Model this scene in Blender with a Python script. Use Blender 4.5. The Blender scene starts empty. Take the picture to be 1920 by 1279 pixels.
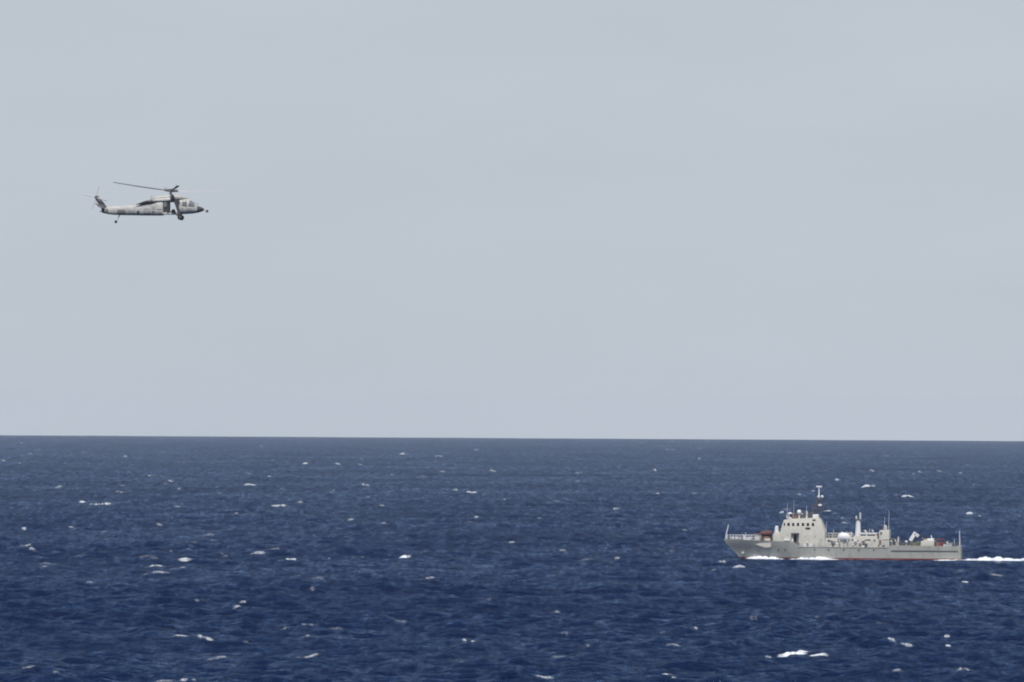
import bpy, bmesh, math, random
import numpy as np
from mathutils import Vector, Matrix, noise as mnoise

random.seed(7)
scn = bpy.context.scene
COL = scn.collection

# ------------------------------------------------------------------ camera
FPX = 16000.0                      # focal length in photograph pixels (1920 wide)
CAM_H = 31.0
EARTH = 6371000.0
PITCH = math.atan(132.5 / FPX)
ROLL = math.radians(0.328)
cam_d = bpy.data.cameras.new('camera')
cam_d.sensor_width = 36.0
cam_d.lens = 36.0 * FPX / 1920.0
cam_d.clip_start = 1.0
cam_d.clip_end = 90000.0
cam = bpy.data.objects.new('camera', cam_d)
COL.objects.link(cam)
ROT = Matrix.Rotation(math.pi / 2 + PITCH, 3, 'X') @ Matrix.Rotation(ROLL, 3, 'Z')
cam.matrix_world = Matrix.Translation((0, 0, CAM_H)) @ ROT.to_4x4()
scn.camera = cam

# ------------------------------------------------------------------ world, sun, exposure
SUN_EL = math.radians(59)
SUN_AZ = math.radians(180)          # compass style: 0 = +Y (view direction), clockwise; high behind the camera
SKY_SAT, SKY_VAL = 0.37, 1.09
world = bpy.data.worlds.new('World')
scn.world = world
world.use_nodes = True
wn, wl = world.node_tree.nodes, world.node_tree.links
wn.clear()
w_out = wn.new('ShaderNodeOutputWorld')
w_bg = wn.new('ShaderNodeBackground')
sky = wn.new('ShaderNodeTexSky')
sky.sky_type = 'NISHITA'
sky.sun_disc = False
sky.sun_elevation = SUN_EL
sky.sun_rotation = SUN_AZ
sky.altitude = 0
sky.air_density = 1.0
sky.dust_density = 1.2
sky.ozone_density = 1.5
SKY_STR = 0.10
w_bg.inputs['Strength'].default_value = SKY_STR
hs = wn.new('ShaderNodeHueSaturation')
hs.inputs['Saturation'].default_value = 1.0
# the pale lower sky is seen a little above the true horizon band, so the horizon keeps one even grey blue
w_tc = wn.new('ShaderNodeTexCoord')
w_sep = wn.new('ShaderNodeSeparateXYZ')
w_mr = wn.new('ShaderNodeMapRange')
w_mr.inputs['From Min'].default_value = 0.055
w_mr.inputs['From Max'].default_value = 1.0
w_mr.inputs['To Min'].default_value = 0.16
w_mr.inputs['To Max'].default_value = 1.0
w_com = wn.new('ShaderNodeCombineXYZ')
wl.new(w_tc.outputs['Generated'], w_sep.inputs[0])
wl.new(w_sep.outputs['X'], w_com.inputs['X'])
wl.new(w_sep.outputs['Y'], w_com.inputs['Y'])
wl.new(w_sep.outputs['Z'], w_mr.inputs['Value'])
wl.new(w_mr.outputs[0], w_com.inputs['Z'])
wl.new(w_com.outputs[0], sky.inputs['Vector'])
wl.new(sky.outputs[0], hs.inputs['Color'])
wl.new(hs.outputs[0], w_bg.inputs['Color'])
# milky air low down, clear blue overhead
for inp, lo, hi in (('Saturation', SKY_SAT, 1.0), ('Value', SKY_VAL, 1.0)):
    r_ = wn.new('ShaderNodeMapRange'); r_.interpolation_type = 'SMOOTHSTEP'
    r_.inputs['From Min'].default_value = 0.16; r_.inputs['From Max'].default_value = 0.42
    r_.inputs['To Min'].default_value = lo; r_.inputs['To Max'].default_value = hi
    wl.new(w_mr.outputs[0], r_.inputs['Value'])
    wl.new(r_.outputs[0], hs.inputs[inp])
# faint uneven veils of high haze
w_nm = wn.new('ShaderNodeMapping'); w_nm.inputs['Scale'].default_value = (14, 14, 60)
w_nz = wn.new('ShaderNodeTexNoise'); w_nz.inputs['Scale'].default_value = 1.0; w_nz.inputs['Detail'].default_value = 5
w_nr = wn.new('ShaderNodeMapRange'); w_nr.inputs['From Min'].default_value = 0.3; w_nr.inputs['From Max'].default_value = 0.7
w_nr.inputs['To Min'].default_value = 0.97 * SKY_STR; w_nr.inputs['To Max'].default_value = 1.03 * SKY_STR
wl.new(w_tc.outputs['Generated'], w_nm.inputs['Vector'])
wl.new(w_nm.outputs[0], w_nz.inputs['Vector'])
wl.new(w_nz.outputs['Fac'], w_nr.inputs['Value'])
wl.new(w_nr.outputs[0], w_bg.inputs['Strength'])
wl.new(w_bg.outputs[0], w_out.inputs['Surface'])

sun_d = bpy.data.lights.new('sun', 'SUN')
sun_d.energy = 4.4
sun_d.angle = math.radians(0.5)
sun_d.color = (1.0, 0.95, 0.87)
sun = bpy.data.objects.new('sun', sun_d)
COL.objects.link(sun)
to_sun = Vector((math.sin(SUN_AZ) * math.cos(SUN_EL), math.cos(SUN_AZ) * math.cos(SUN_EL), math.sin(SUN_EL)))
sun.rotation_euler = to_sun.to_track_quat('Z', 'Y').to_euler()
sun.location = (0, -50, 200)

scn.view_settings.view_transform = 'Standard'
scn.view_settings.look = 'None'
scn.view_settings.exposure = 0.0
scn.view_settings.gamma = 1.0
scn.cycles.filter_width = 2.0
scn.cycles.volume_bounces = 1
scn.cycles.max_bounces = 6

# ------------------------------------------------------------------ helpers
def link(o, parent=None):
    COL.objects.link(o)
    if parent is not None:
        o.parent = parent
    return o

def props(o, label=None, cat=None, group=None, kind=None):
    if label: o['label'] = label
    if cat: o['category'] = cat
    if group: o['group'] = group
    if kind: o['kind'] = kind
    return o

def empty(name, loc, rot=(0, 0, 0)):
    o = bpy.data.objects.new(name, None)
    o.empty_display_size = 1.0
    o.location = loc
    o.rotation_euler = rot
    return link(o)

class MB:
    def __init__(self):
        self.bm = bmesh.new()
    def box(self, x0, x1, y0, y1, z0, z1, bev=0.0):
        bm = bmesh.new()
        bmesh.ops.create_cube(bm, size=1.0)
        for v in bm.verts:
            v.co = Vector(((x0 + x1) / 2 + v.co.x * (x1 - x0), (y0 + y1) / 2 + v.co.y * (y1 - y0), (z0 + z1) / 2 + v.co.z * (z1 - z0)))
        if bev:
            bmesh.ops.bevel(bm, geom=bm.edges[:], offset=bev, segments=2, profile=0.6, affect='EDGES')
        return self.add(bm)
    def add(self, bm):
        m = bpy.data.meshes.new('t')
        bm.to_mesh(m); bm.free()
        self.bm.from_mesh(m)
        bpy.data.meshes.remove(m)
        return self
    def prism(self, pts, y0, y1, inset_top=0.0, bev=0.0):
        """pts: outline in XZ, extruded from y0 to y1; inset_top leans the sides in by that much per metre above the lowest point"""
        bm = bmesh.new()
        zb = min(p[1] for p in pts)
        a, b = [], []
        for (x, z) in pts:
            k = inset_top * (z - zb)
            a.append(bm.verts.new((x, y0 + k, z)))
            b.append(bm.verts.new((x, y1 - k, z)))
        n = len(pts)
        bm.faces.new(a)
        bm.faces.new(list(reversed(b)))
        for i in range(n):
            j = (i + 1) % n
            bm.faces.new((a[j], a[i], b[i], b[j]))
        bmesh.ops.recalc_face_normals(bm, faces=bm.faces[:])
        if bev:
            bmesh.ops.bevel(bm, geom=bm.edges[:], offset=bev, segments=2, profile=0.6, affect='EDGES')
        return self.add(bm)
    def tube(self, pts, r, n=10, cap=True):
        """round bar through pts; r one radius or one per point"""
        pts = [Vector(p) for p in pts]
        rr = r if isinstance(r, (list, tuple)) else [r] * len(pts)
        bm = bmesh.new()
        rings = []
        for i, p in enumerate(pts):
            d = (pts[min(i + 1, len(pts) - 1)] - pts[max(i - 1, 0)]).normalized()
            up = Vector((0, 1, 0)) if abs(d.y) < 0.9 else Vector((1, 0, 0))
            u = d.cross(up).normalized(); v = d.cross(u).normalized()
            rings.append([bm.verts.new(p + (u * math.cos(t) + v * math.sin(t)) * rr[i]) for t in [2 * math.pi * k / n for k in range(n)]])
        for a, b in zip(rings, rings[1:]):
            for k in range(n):
                bm.faces.new((a[k], a[(k + 1) % n], b[(k + 1) % n], b[k]))
        if cap:
            bm.faces.new(rings[0]); bm.faces.new(rings[-1])
        bmesh.ops.recalc_face_normals(bm, faces=bm.faces[:])
        return self.add(bm)
    def ball(self, c, r, sx=1, sy=1, sz=1, seg=20):
        bm = bmesh.new()
        bmesh.ops.create_uvsphere(bm, u_segments=seg, v_segments=seg // 2 + 2, radius=r)
        for v in bm.verts:
            v.co = Vector((c[0] + v.co.x * sx, c[1] + v.co.y * sy, c[2] + v.co.z * sz))
        return self.add(bm)
    def rings(self, rings, cap=True):
        bm = bmesh.new()
        vs = [[bm.verts.new(p) for p in ring] for ring in rings]
        n = len(vs[0])
        for a, b in zip(vs, vs[1:]):
            for k in range(n):
                bm.faces.new((a[k], a[(k + 1) % n], b[(k + 1) % n], b[k]))
        if cap:
            bm.faces.new(vs[0]); bm.faces.new(vs[-1])
        bmesh.ops.recalc_face_normals(bm, faces=bm.faces[:])
        return self.add(bm)
    def build(self, name, mat, parent=None, smooth=None):
        m = bpy.data.meshes.new(name)
        self.bm.to_mesh(m); self.bm.free()
        m.materials.append(mat)
        if smooth is not None:
            m.polygons.foreach_set('use_smooth', [True] * len(m.polygons))
            m.set_sharp_from_angle(angle=math.radians(smooth))
        return link(bpy.data.objects.new(name, m), parent)

def loft(stations, n=24):
    """stations (x, z_low, z_high, half_width, exponent) -> superellipse rings"""
    out = []
    for (x, z0, z1, w, e) in stations:
        ring = []
        for k in range(n):
            t = 2 * math.pi * (k + 0.5) / n
            c, s = math.cos(t), math.sin(t)
            ring.append((x, w * math.copysign(abs(c) ** (2 / e), c), (z0 + z1) / 2 + (z1 - z0) / 2 * math.copysign(abs(s) ** (2 / e), s)))
        out.append(ring)
    return out

# ------------------------------------------------------------------ materials
def paint(name, base, rough=0.5, var=0.12, scale=1.5, streak=0.0, streak_col=(0.16, 0.10, 0.06), metal=0.0, spec=0.4):
    m = bpy.data.materials.new(name)
    m.use_nodes = True
    nt = m.node_tree; N, L = nt.nodes, nt.links
    b = N['Principled BSDF']
    b.inputs['Roughness'].default_value = rough
    b.inputs['Metallic'].default_value = metal
    b.inputs['Specular IOR Level'].default_value = spec
    tc = N.new('ShaderNodeTexCoord')
    nz = N.new('ShaderNodeTexNoise'); nz.inputs['Scale'].default_value = scale; nz.inputs['Detail'].default_value = 5
    L.new(tc.outputs['Object'], nz.inputs['Vector'])
    mx = N.new('ShaderNodeMix'); mx.data_type = 'RGBA'
    mx.inputs['A'].default_value = tuple(c * (1 - var) for c in base) + (1,)
    mx.inputs['B'].default_value = tuple(min(1, c * (1 + var)) for c in base) + (1,)
    L.new(nz.outputs['Fac'], mx.inputs['Factor'])
    last = mx.outputs['Result']
    if streak:
        mp = N.new('ShaderNodeMapping'); mp.inputs['Scale'].default_value = (1.6, 1.6, 0.22)
        L.new(tc.outputs['Object'], mp.inputs['Vector'])
        n2 = N.new('ShaderNodeTexNoise'); n2.inputs['Scale'].default_value = 1.1; n2.inputs['Detail'].default_value = 6
        L.new(mp.outputs[0], n2.inputs['Vector'])
        cr = N.new('ShaderNodeMapRange'); cr.inputs['From Min'].default_value = 0.52; cr.inputs['From Max'].default_value = 0.78
        cr.inputs['To Max'].default_value = streak
        L.new(n2.outputs['Fac'], cr.inputs['Value'])
        m2 = N.new('ShaderNodeMix'); m2.data_type = 'RGBA'
        m2.inputs['B'].default_value = streak_col + (1,)
        L.new(last, m2.inputs['A']); L.new(cr.outputs[0], m2.inputs['Factor'])
        last = m2.outputs['Result']
    L.new(last, b.inputs['Base Color'])
    bp = N.new('ShaderNodeBump'); bp.inputs['Strength'].default_value = 0.15; bp.inputs['Distance'].default_value = 0.02
    L.new(nz.outputs['Fac'], bp.inputs['Height']); L.new(bp.outputs[0], b.inputs['Normal'])
    return m

def mat_water():
    m = bpy.data.materials.new('sea_water')
    m.use_nodes = True
    N, L = m.node_tree.nodes, m.node_tree.links
    N.remove(N['Principled BSDF'])
    body = N.new('ShaderNodeBsdfDiffuse')            # light coming back out of the water
    gloss = N.new('ShaderNodeBsdfGlossy')            # the sky mirrored in the wave facets
    gloss.inputs['Roughness'].default_value = 0.10
    gloss.inputs['Color'].default_value = (0.55, 0.73, 1.0, 1)  # blue tint painted into the reflection, standing in for bluer sky
    lw = N.new('ShaderNodeLayerWeight'); lw.inputs['Blend'].default_value = 0.5
    pw = N.new('ShaderNodeMath'); pw.operation = 'POWER'; pw.inputs[1].default_value = 6.0
    ml = N.new('ShaderNodeMath'); ml.operation = 'MULTIPLY_ADD'; ml.inputs[1].default_value = REFL; ml.inputs[2].default_value = 0.008
    # gusts roughen the water in patches: broad ones, and narrow streaks lying down the wind
    gq = N.new('ShaderNodeNewGeometry')
    prod = None
    for sc3, amp in (((0.34, 0.02, 1), 0.45), ((1.1, 0.07, 1), 0.5), ((0.012, 0.004, 1), 0.3)):
        m_ = N.new('ShaderNodeMapping'); m_.inputs['Scale'].default_value = sc3; m_.inputs['Rotation'].default_value = (0, 0, math.radians(3))
        n_ = N.new('ShaderNodeTexNoise'); n_.inputs['Scale'].default_value = 1.0; n_.inputs['Detail'].default_value = 3
        r_ = N.new('ShaderNodeMapRange'); r_.inputs['From Min'].default_value = 0.3; r_.inputs['From Max'].default_value = 0.7
        r_.inputs['To Min'].default_value = 1 - amp; r_.inputs['To Max'].default_value = 1 + amp
        L.new(gq.outputs['Position'], m_.inputs['Vector']); L.new(m_.outputs[0], n_.inputs['Vector']); L.new(n_.outputs['Fac'], r_.inputs['Value'])
        if prod is None: prod = r_.outputs[0]
        else:
            q_ = N.new('ShaderNodeMath'); q_.operation = 'MULTIPLY'
            L.new(prod, q_.inputs[0]); L.new(r_.outputs[0], q_.inputs[1]); prod = q_.outputs[0]
    g_ = N.new('ShaderNodeMath'); g_.operation = 'MULTIPLY'
    L.new(lw.outputs['Facing'], pw.inputs[0]); L.new(pw.outputs[0], g_.inputs[0]); L.new(prod, g_.inputs[1])
    L.new(g_.outputs[0], ml.inputs[0])
    ms = N.new('ShaderNodeMixShader')
    L.new(ml.outputs[0], ms.inputs['Fac']); L.new(body.outputs[0], ms.inputs[1]); L.new(gloss.outputs[0], ms.inputs[2])
    L.new(ms.outputs[0], N['Material Output'].inputs['Surface'])
    geo = N.new('ShaderNodeNewGeometry')
    # patches of slightly greener and bluer water, tens of metres across
    nb = N.new('ShaderNodeTexNoise'); nb.inputs['Scale'].default_value = 0.02; nb.inputs['Detail'].default_value = 3
    L.new(geo.outputs['Position'], nb.inputs['Vector'])
    mx = N.new('ShaderNodeMix'); mx.data_type = 'RGBA'
    mx.inputs['A'].default_value = WATER_A + (1,)
    mx.inputs['B'].default_value = WATER_B + (1,)
    L.new(nb.outputs['Fac'], mx.inputs['Factor'])
    L.new(mx.outputs['Result'], body.inputs['Color'])
    mp = N.new('ShaderNodeMapping'); mp.inputs['Rotation'].default_value = (0, 0, math.radians(12)); mp.inputs['Scale'].default_value = (0.55, 1.0, 1.0)
    L.new(geo.outputs['Position'], mp.inputs['Vector'])
    prev = None
    for sc_, dist, det in ((0.7, 0.9, 4), (2.6, 0.16, 3)):
        n = N.new('ShaderNodeTexNoise'); n.inputs['Scale'].default_value = sc_; n.inputs['Detail'].default_value = det
        L.new(mp.outputs[0], n.inputs['Vector'])
        bp = N.new('ShaderNodeBump'); bp.inputs['Strength'].default_value = 1.0; bp.inputs['Distance'].default_value = dist
        L.new(n.outputs['Fac'], bp.inputs['Height'])
        if prev: L.new(prev.outputs[0], bp.inputs['Normal'])
        prev = bp
    for nd in (body, gloss, lw):
        L.new(prev.outputs[0], nd.inputs['Normal'])
    return m

def mat_foam():
    m = bpy.data.materials.new('foam')
    m.use_nodes = True
    N, L = m.node_tree.nodes, m.node_tree.links
    b = N['Principled BSDF']
    b.inputs['Base Color'].default_value = (0.76, 0.80, 0.85, 1)
    b.inputs['Roughness'].default_value = 0.85
    at = N.new('ShaderNodeAttribute'); at.attribute_name = 'cover'
    geo = N.new('ShaderNodeNewGeometry')
    n = N.new('ShaderNodeTexNoise'); n.inputs['Scale'].default_value = 3.4; n.inputs['Detail'].default_value = 6; n.inputs['Roughness'].default_value = 0.65
    L.new(geo.outputs['Position'], n.inputs['Vector'])
    ad = N.new('ShaderNodeMath'); ad.operation = 'ADD'
    L.new(at.outputs['Fac'], ad.inputs[0]); L.new(n.outputs['Fac'], ad.inputs[1])
    mr = N.new('ShaderNodeMapRange'); mr.inputs['From Min'].default_value = 0.80; mr.inputs['From Max'].default_value = 1.15
    L.new(ad.outputs[0], mr.inputs['Value'])
    m2 = N.new('ShaderNodeMapRange'); m2.inputs['From Min'].default_value = 0.2; m2.inputs['From Max'].default_value = 1.02
    L.new(at.outputs['Fac'], m2.inputs['Value'])
    mm = N.new('ShaderNodeMath'); mm.operation = 'MULTIPLY'
    L.new(mr.outputs[0], mm.inputs[0]); L.new(m2.outputs[0], mm.inputs[1])
    L.new(mm.outputs[0], b.inputs['Alpha'])
    bp = N.new('ShaderNodeBump'); bp.inputs['Strength'].default_value = 0.5; bp.inputs['Distance'].default_value = 0.1
    L.new(n.outputs['Fac'], bp.inputs['Height']); L.new(bp.outputs[0], b.inputs['Normal'])
    return m

def mat_haze(density):
    m = bpy.data.materials.new('haze')
    m.use_nodes = True
    N, L = m.node_tree.nodes, m.node_tree.links
    N.remove(N['Principled BSDF'])
    v = N.new('ShaderNodeVolumePrincipled')
    v.inputs['Color'].default_value = (0.85, 0.915, 0.985, 1)
    v.inputs['Density'].default_value = density
    v.inputs['Anisotropy'].default_value = 0.0
    L.new(v.outputs[0], N['Material Output'].inputs['Volume'])
    return m

REFL = 0.58
WATER_A = (0.0004, 0.0050, 0.028)
WATER_B = (0.0010, 0.0084, 0.036)

# ------------------------------------------------------------------ the sea
rng = np.random.default_rng(11)
NW = 90
lam = 1.8 * (17.0 / 1.8) ** rng.random(NW)
# the last dozen are a low long swell
lam[-12:] = np.linspace(48, 130, 12)
main_dir = math.radians(-78)        # waves run towards the viewer, slightly to the right
ang = main_dir + rng.normal(0, 1.05, NW)
kk = 2 * np.pi / lam
KX, KY = kk * np.cos(ang), kk * np.sin(ang)
AMP = 0.056 * lam / (2 * np.pi)
AMP *= np.where(lam > 9, 0.66, 1.0) * np.where(lam > 40, 0.27, 1.0)
PH = rng.random(NW) * 2 * np.pi

def ray(px, py):
    d = ROT @ Vector(((px - 960) / FPX, -(py - 639.5) / FPX, -1.0))
    return d.normalized()

def flat_hit(px, py):
    """where the line of sight through a photograph pixel meets the mean (curved) sea"""
    d = ray(px, py)
    dz = -d.z; dh = math.hypot(d.x, d.y)
    disc = (dz / dh) ** 2 - 2 * CAM_H / EARTH
    if disc < 0: return None
    s = ((dz / dh) - math.sqrt(disc)) * EARTH      # horizontal range
    return (d.x / dh * s, d.y / dh * s, s)

SHIP_C = flat_hit(1580, 1048.5)
SHIP_YAW = math.radians(-6.0)

def calm(x, y):
    """waves flattened by the hull and its wake"""
    cx, cy = x - SHIP_C[0], y - SHIP_C[1]
    c, s = math.cos(-SHIP_YAW), math.sin(-SHIP_YAW)
    u = cx * c - cy * s; v = cx * s + cy * c
    eu = np.clip(-u - 27, 0, None) / 10 + np.clip(u - 27, 0, None) / 90      # the wake runs astern, +u
    ev = np.clip(-v - 5, 0, None) / 48 + np.clip(v - 5, 0, None) / 9
    return 1 - 0.9 * np.exp(-eu ** 2 - ev ** 2)

def waves(x, y, cx=0.3, cy=0.3):
    """height and horizontal shift of the sea surface; cx, cy are the mesh spacings there"""
    h = np.zeros_like(x); sx = np.zeros_like(x); sy = np.zeros_like(x)
    gust = 1 + 0.3 * np.sin(x / 61 + 1.1 * np.sin(y / 97)) * np.sin(y / 83 + 0.7)
    for i in range(NW):
        w = np.exp(-0.5 * ((KX[i] * cx) ** 2 + (KY[i] * cy) ** 2) / 1.1)
        p = KX[i] * x + KY[i] * y + PH[i]
        c = np.cos(p); s = np.sin(p)
        h += w * AMP[i] * c
        q = 0.75 * w * AMP[i]
        sx -= q * KX[i] / kk[i] * s
        sy -= q * KY[i] / kk[i] * s
    g = gust * calm(x, y)
    return h * g, sx * g, sy * g

def height(x, y):
    a = np.atleast_1d(np.asarray(x, dtype=float)); b = np.atleast_1d(np.asarray(y, dtype=float))
    return waves(a, b)[0] - (a * a + b * b) / (2 * EARTH)

def build_sea():
    fine = np.arange(-6.5, 6.5001, 0.0175)
    side = np.concatenate([np.arange(6.6, 9, 0.15), np.arange(9, 20, 0.6), np.arange(20, 180.01, 4)])
    az = np.radians(np.concatenate([-side[::-1], fine, side]))
    r = [3.0]
    while r[-1] < 24500:
        q = r[-1]
        if q < 600: q *= 1.10
        elif q < 840: q += 3.0
        elif q < 1500: q += 0.75
        elif q < 2000: q += 1.2
        else: q *= 1 + 0.00075 + 0.0006 * min(1, (q - 1900) / 4000)
        r.append(q)
    r = np.array(r)
    A, Rr = np.meshgrid(az, r)
    da = np.gradient(az)[None, :] * Rr
    dr = np.broadcast_to(np.gradient(r)[:, None], Rr.shape)
    X = Rr * np.sin(A); Y = Rr * np.cos(A)
    nr, na = X.shape
    x = X.ravel(); y = Y.ravel()
    H = np.empty_like(x); SX = np.empty_like(x); SY = np.empty_like(x)
    cx = da.ravel(); cy = dr.ravel()
    for i in range(0, len(x), 200000):
        sl = slice(i, i + 200000)
        H[sl], SX[sl], SY[sl] = waves(x[sl], y[sl], cx[sl], cy[sl])
    co = np.empty((len(x), 3), dtype=np.float32)
    co[:, 0] = x + SX; co[:, 1] = y + SY; co[:, 2] = H - (x * x + y * y) / (2 * EARTH)
    idx = np.arange(nr * na, dtype=np.int32).reshape(nr, na)
    q = np.stack([idx[:-1, :-1], idx[:-1, 1:], idx[1:, 1:], idx[1:, :-1]], axis=-1).reshape(-1, 4)
    q = q[:, ::-1]
    # close the disc round the camera's foot
    me = bpy.data.meshes.new('sea')
    nq = len(q)
    me.vertices.add(len(co)); me.vertices.foreach_set('co', co.ravel())
    me.loops.add(nq * 4 + na); me.loops.foreach_set('vertex_index', np.concatenate([q.ravel(), idx[0, :]]).astype(np.int32))
    me.polygons.add(nq + 1)
    me.polygons.foreach_set('loop_start', np.arange(0, nq * 4 + 1, 4, dtype=np.int32))
    me.update(calc_edges=True)
    me.polygons.foreach_set('use_smooth', np.ones(nq + 1, dtype=bool))
    # faces must look up
    if me.polygons[nq // 2].normal.z < 0:
        me.flip_normals()
    me.materials.append(mat_water())
    o = link(bpy.data.objects.new('sea', me))
    props(o, 'deep blue open sea with short choppy waves reaching the horizon', 'sea', kind='structure')
    return o

build_sea()

# ------------------------------------------------------------------ foam
foam_v, foam_f, foam_c = [], [], []

def add_ridge(pts, h, w, cover, seed, lean=0.0):
    """a broken, lumpy crest of foam along pts (x, y); h height, w depth (lists or numbers)"""
    rr = random.Random(seed)
    n = len(pts)
    xs = np.array([p[0] for p in pts]); ys = np.array([p[1] for p in pts])
    zs = [height(xs + 0 * 1.0, ys + o) for o in (-0.6, 0.0, 0.6)]
    zb = np.minimum(np.minimum(zs[0], zs[1]), zs[2])
    zt = np.maximum(np.maximum(zs[0], zs[1]), zs[2])
    prof = []
    a = rr.random() * 500
    run = 0.0
    for i in range(n):
        if i: run += math.hypot(xs[i] - xs[i - 1], ys[i] - ys[i - 1])
        t = i / (n - 1)
        env = math.sin(math.pi * t) ** 0.6 if 0 < t < 1 else 0.02
        n1 = mnoise.noise(Vector((run * 0.55 + a, 3.1, 0.2)))      # long humps and gaps
        n2 = mnoise.noise(Vector((run * 2.1 + a, 7.7, 0.9)))       # small lumps
        prof.append(max(0.02, env * min(1.25, max(0.08, 0.78 + 0.75 * n1 + 0.3 * n2))))
    base = len(foam_v)
    M = 9
    for i in range(n):
        hh = (h[i] if hasattr(h, '__len__') else h) * prof[i]
        ww = (w[i] if hasattr(w, '__len__') else w) * (0.35 + 0.65 * prof[i])
        for k in range(M):
            u = k / (M - 1)                       # front foot -> top -> back foot
            yy = ys[i] - ww * 0.5 + ww * u
            arch = math.sin(math.pi * u) ** 0.7 if 0 < u < 1 else 0.0
            top = zt[i] + hh
            z = (zb[i] - 0.25) * (1 - arch) + top * arch
            j = 0.03 * min(1.0, hh * 3)
            foam_v.append((xs[i] + rr.uniform(-j, j), yy - lean * arch, z + rr.uniform(-j, j)))
            foam_c.append(cover * (0.35 + 0.65 * min(1.0, prof[i] * 1.3)))
    for i in range(n - 1):
        for k in range(M - 1):
            q = base + i * M + k
            foam_f.append((q, q + M, q + M + 1, q + 1))

def crest_near(x, y, span):
    """the highest water on the line of sight just in front of or behind a point"""
    r = math.hypot(x, y)
    o = np.linspace(-span, span, 41)
    X = x + x / r * o; Y = y + y / r * o
    Z = height(X, Y)
    slope = (CAM_H - 0) / r
    k = int(np.argmax(Z + slope * o * -1 * 0.0))
    return X[k], Y[k]

def flush(name, label, cat='foam'):
    global foam_v, foam_f, foam_c
    me = bpy.data.meshes.new(name)
    me.from_pydata(foam_v, [], foam_f)
    at = me.attributes.new('cover', 'FLOAT', 'POINT')
    at.data.foreach_set('value', foam_c)
    me.polygons.foreach_set('use_smooth', [True] * len(me.polygons))
    me.materials.append(FOAM)
    o = link(bpy.data.objects.new(name, me))
    props(o, label, cat, kind='stuff')
    foam_v, foam_f, foam_c = [], [], []
    return o

FOAM = mat_foam()

# (px, py, width px, height px, slant px, cover) - breaking crests as they lie on the water
def P(ox, rows):
    return [(ox + u / 2.67, 800 + v / 2.67, w / 2.67, h / 2.67, s / 2.67, c) for (u, v, w, h, s, c) in rows]
CAPS = P(0, [
 (130,105,30,9,0,.35),(195,120,14,8,0,.5),(420,130,26,14,-8,.55),(445,118,16,8,0,.4),(625,150,34,14,0,.6),(815,130,18,9,0,.5),(1230,70,26,10,0,.5),
 (130,158,44,10,0,.35),(12,176,30,12,0,.6),(62,178,16,10,0,.4),(100,186,16,9,0,.5),(482,212,28,9,0,.5),(648,236,30,9,4,.5),(746,246,26,14,0,.75),(800,253,100,6,4,.45),
 (1058,186,26,12,0,.4),(1208,145,20,8,0,.4),(1445,182,22,9,0,.35),(1524,188,34,14,0,.8),(1588,182,16,8,0,.4),(1690,188,34,14,8,.7),(1380,220,26,10,0,.45),(1268,235,14,16,0,.35),(1645,236,30,8,0,.45),
 (34,307,44,11,4,.6),(298,302,26,14,0,.75),(392,318,16,8,0,.35),(678,342,50,11,4,.7),(1245,296,70,9,12,.85),(1412,320,26,9,0,.55),(1660,342,34,9,0,.4),
 (412,383,34,12,0,.95),(505,392,96,10,9,.85),(347,416,36,12,6,.75),(890,406,30,14,0,.8),(1003,412,14,8,0,.5),(1038,420,22,9,0,.6),(1402,406,82,10,9,.8),(1500,385,30,9,0,.65),(1545,396,24,10,0,.5),
 (1185,452,24,11,0,.65),(1245,452,20,10,0,.35),(858,470,20,8,0,.35),(120,512,24,16,0,.75),(358,511,28,10,0,.75),(560,494,60,6,0,.35),(592,574,14,8,0,.35),
 (162,630,34,14,0,.7),(265,690,130,8,-12,.5),(222,700,36,10,0,.6),(948,618,34,7,0,.5),(855,634,16,9,0,.4),(752,660,80,7,4,.4),(776,706,96,9,28,.85),(926,682,78,13,4,.85),(872,726,30,8,0,.6),(726,744,40,8,0,.35),
 (1130,655,30,8,8,.5),(1286,646,76,9,-10,.7),(1370,634,60,6,-4,.5),(1520,624,56,9,0,.5),(1455,670,48,12,6,.9),(1648,662,14,18,0,.45),(446,784,32,11,0,.85),(1560,818,34,8,0,.5),(1078,810,34,7,0,.35),
 (632,886,22,10,0,.35),(985,885,22,9,0,.5),(1185,906,36,9,-12,.8),(1215,893,36,7,0,.65),(1440,1001,80,6,0,.55),(1520,1001,30,5,0,.5),(1560,1001,30,5,0,.5),
 (905,1080,70,14,-6,.75),(960,1084,30,10,0,.65),(1030,1098,80,12,20,.75),(1230,1108,30,9,0,.35),(284,1244,36,12,0,.6),(922,1274,40,9,0,.7),(972,1276,26,7,0,.6),(232,1150,14,14,0,.3)])
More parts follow.
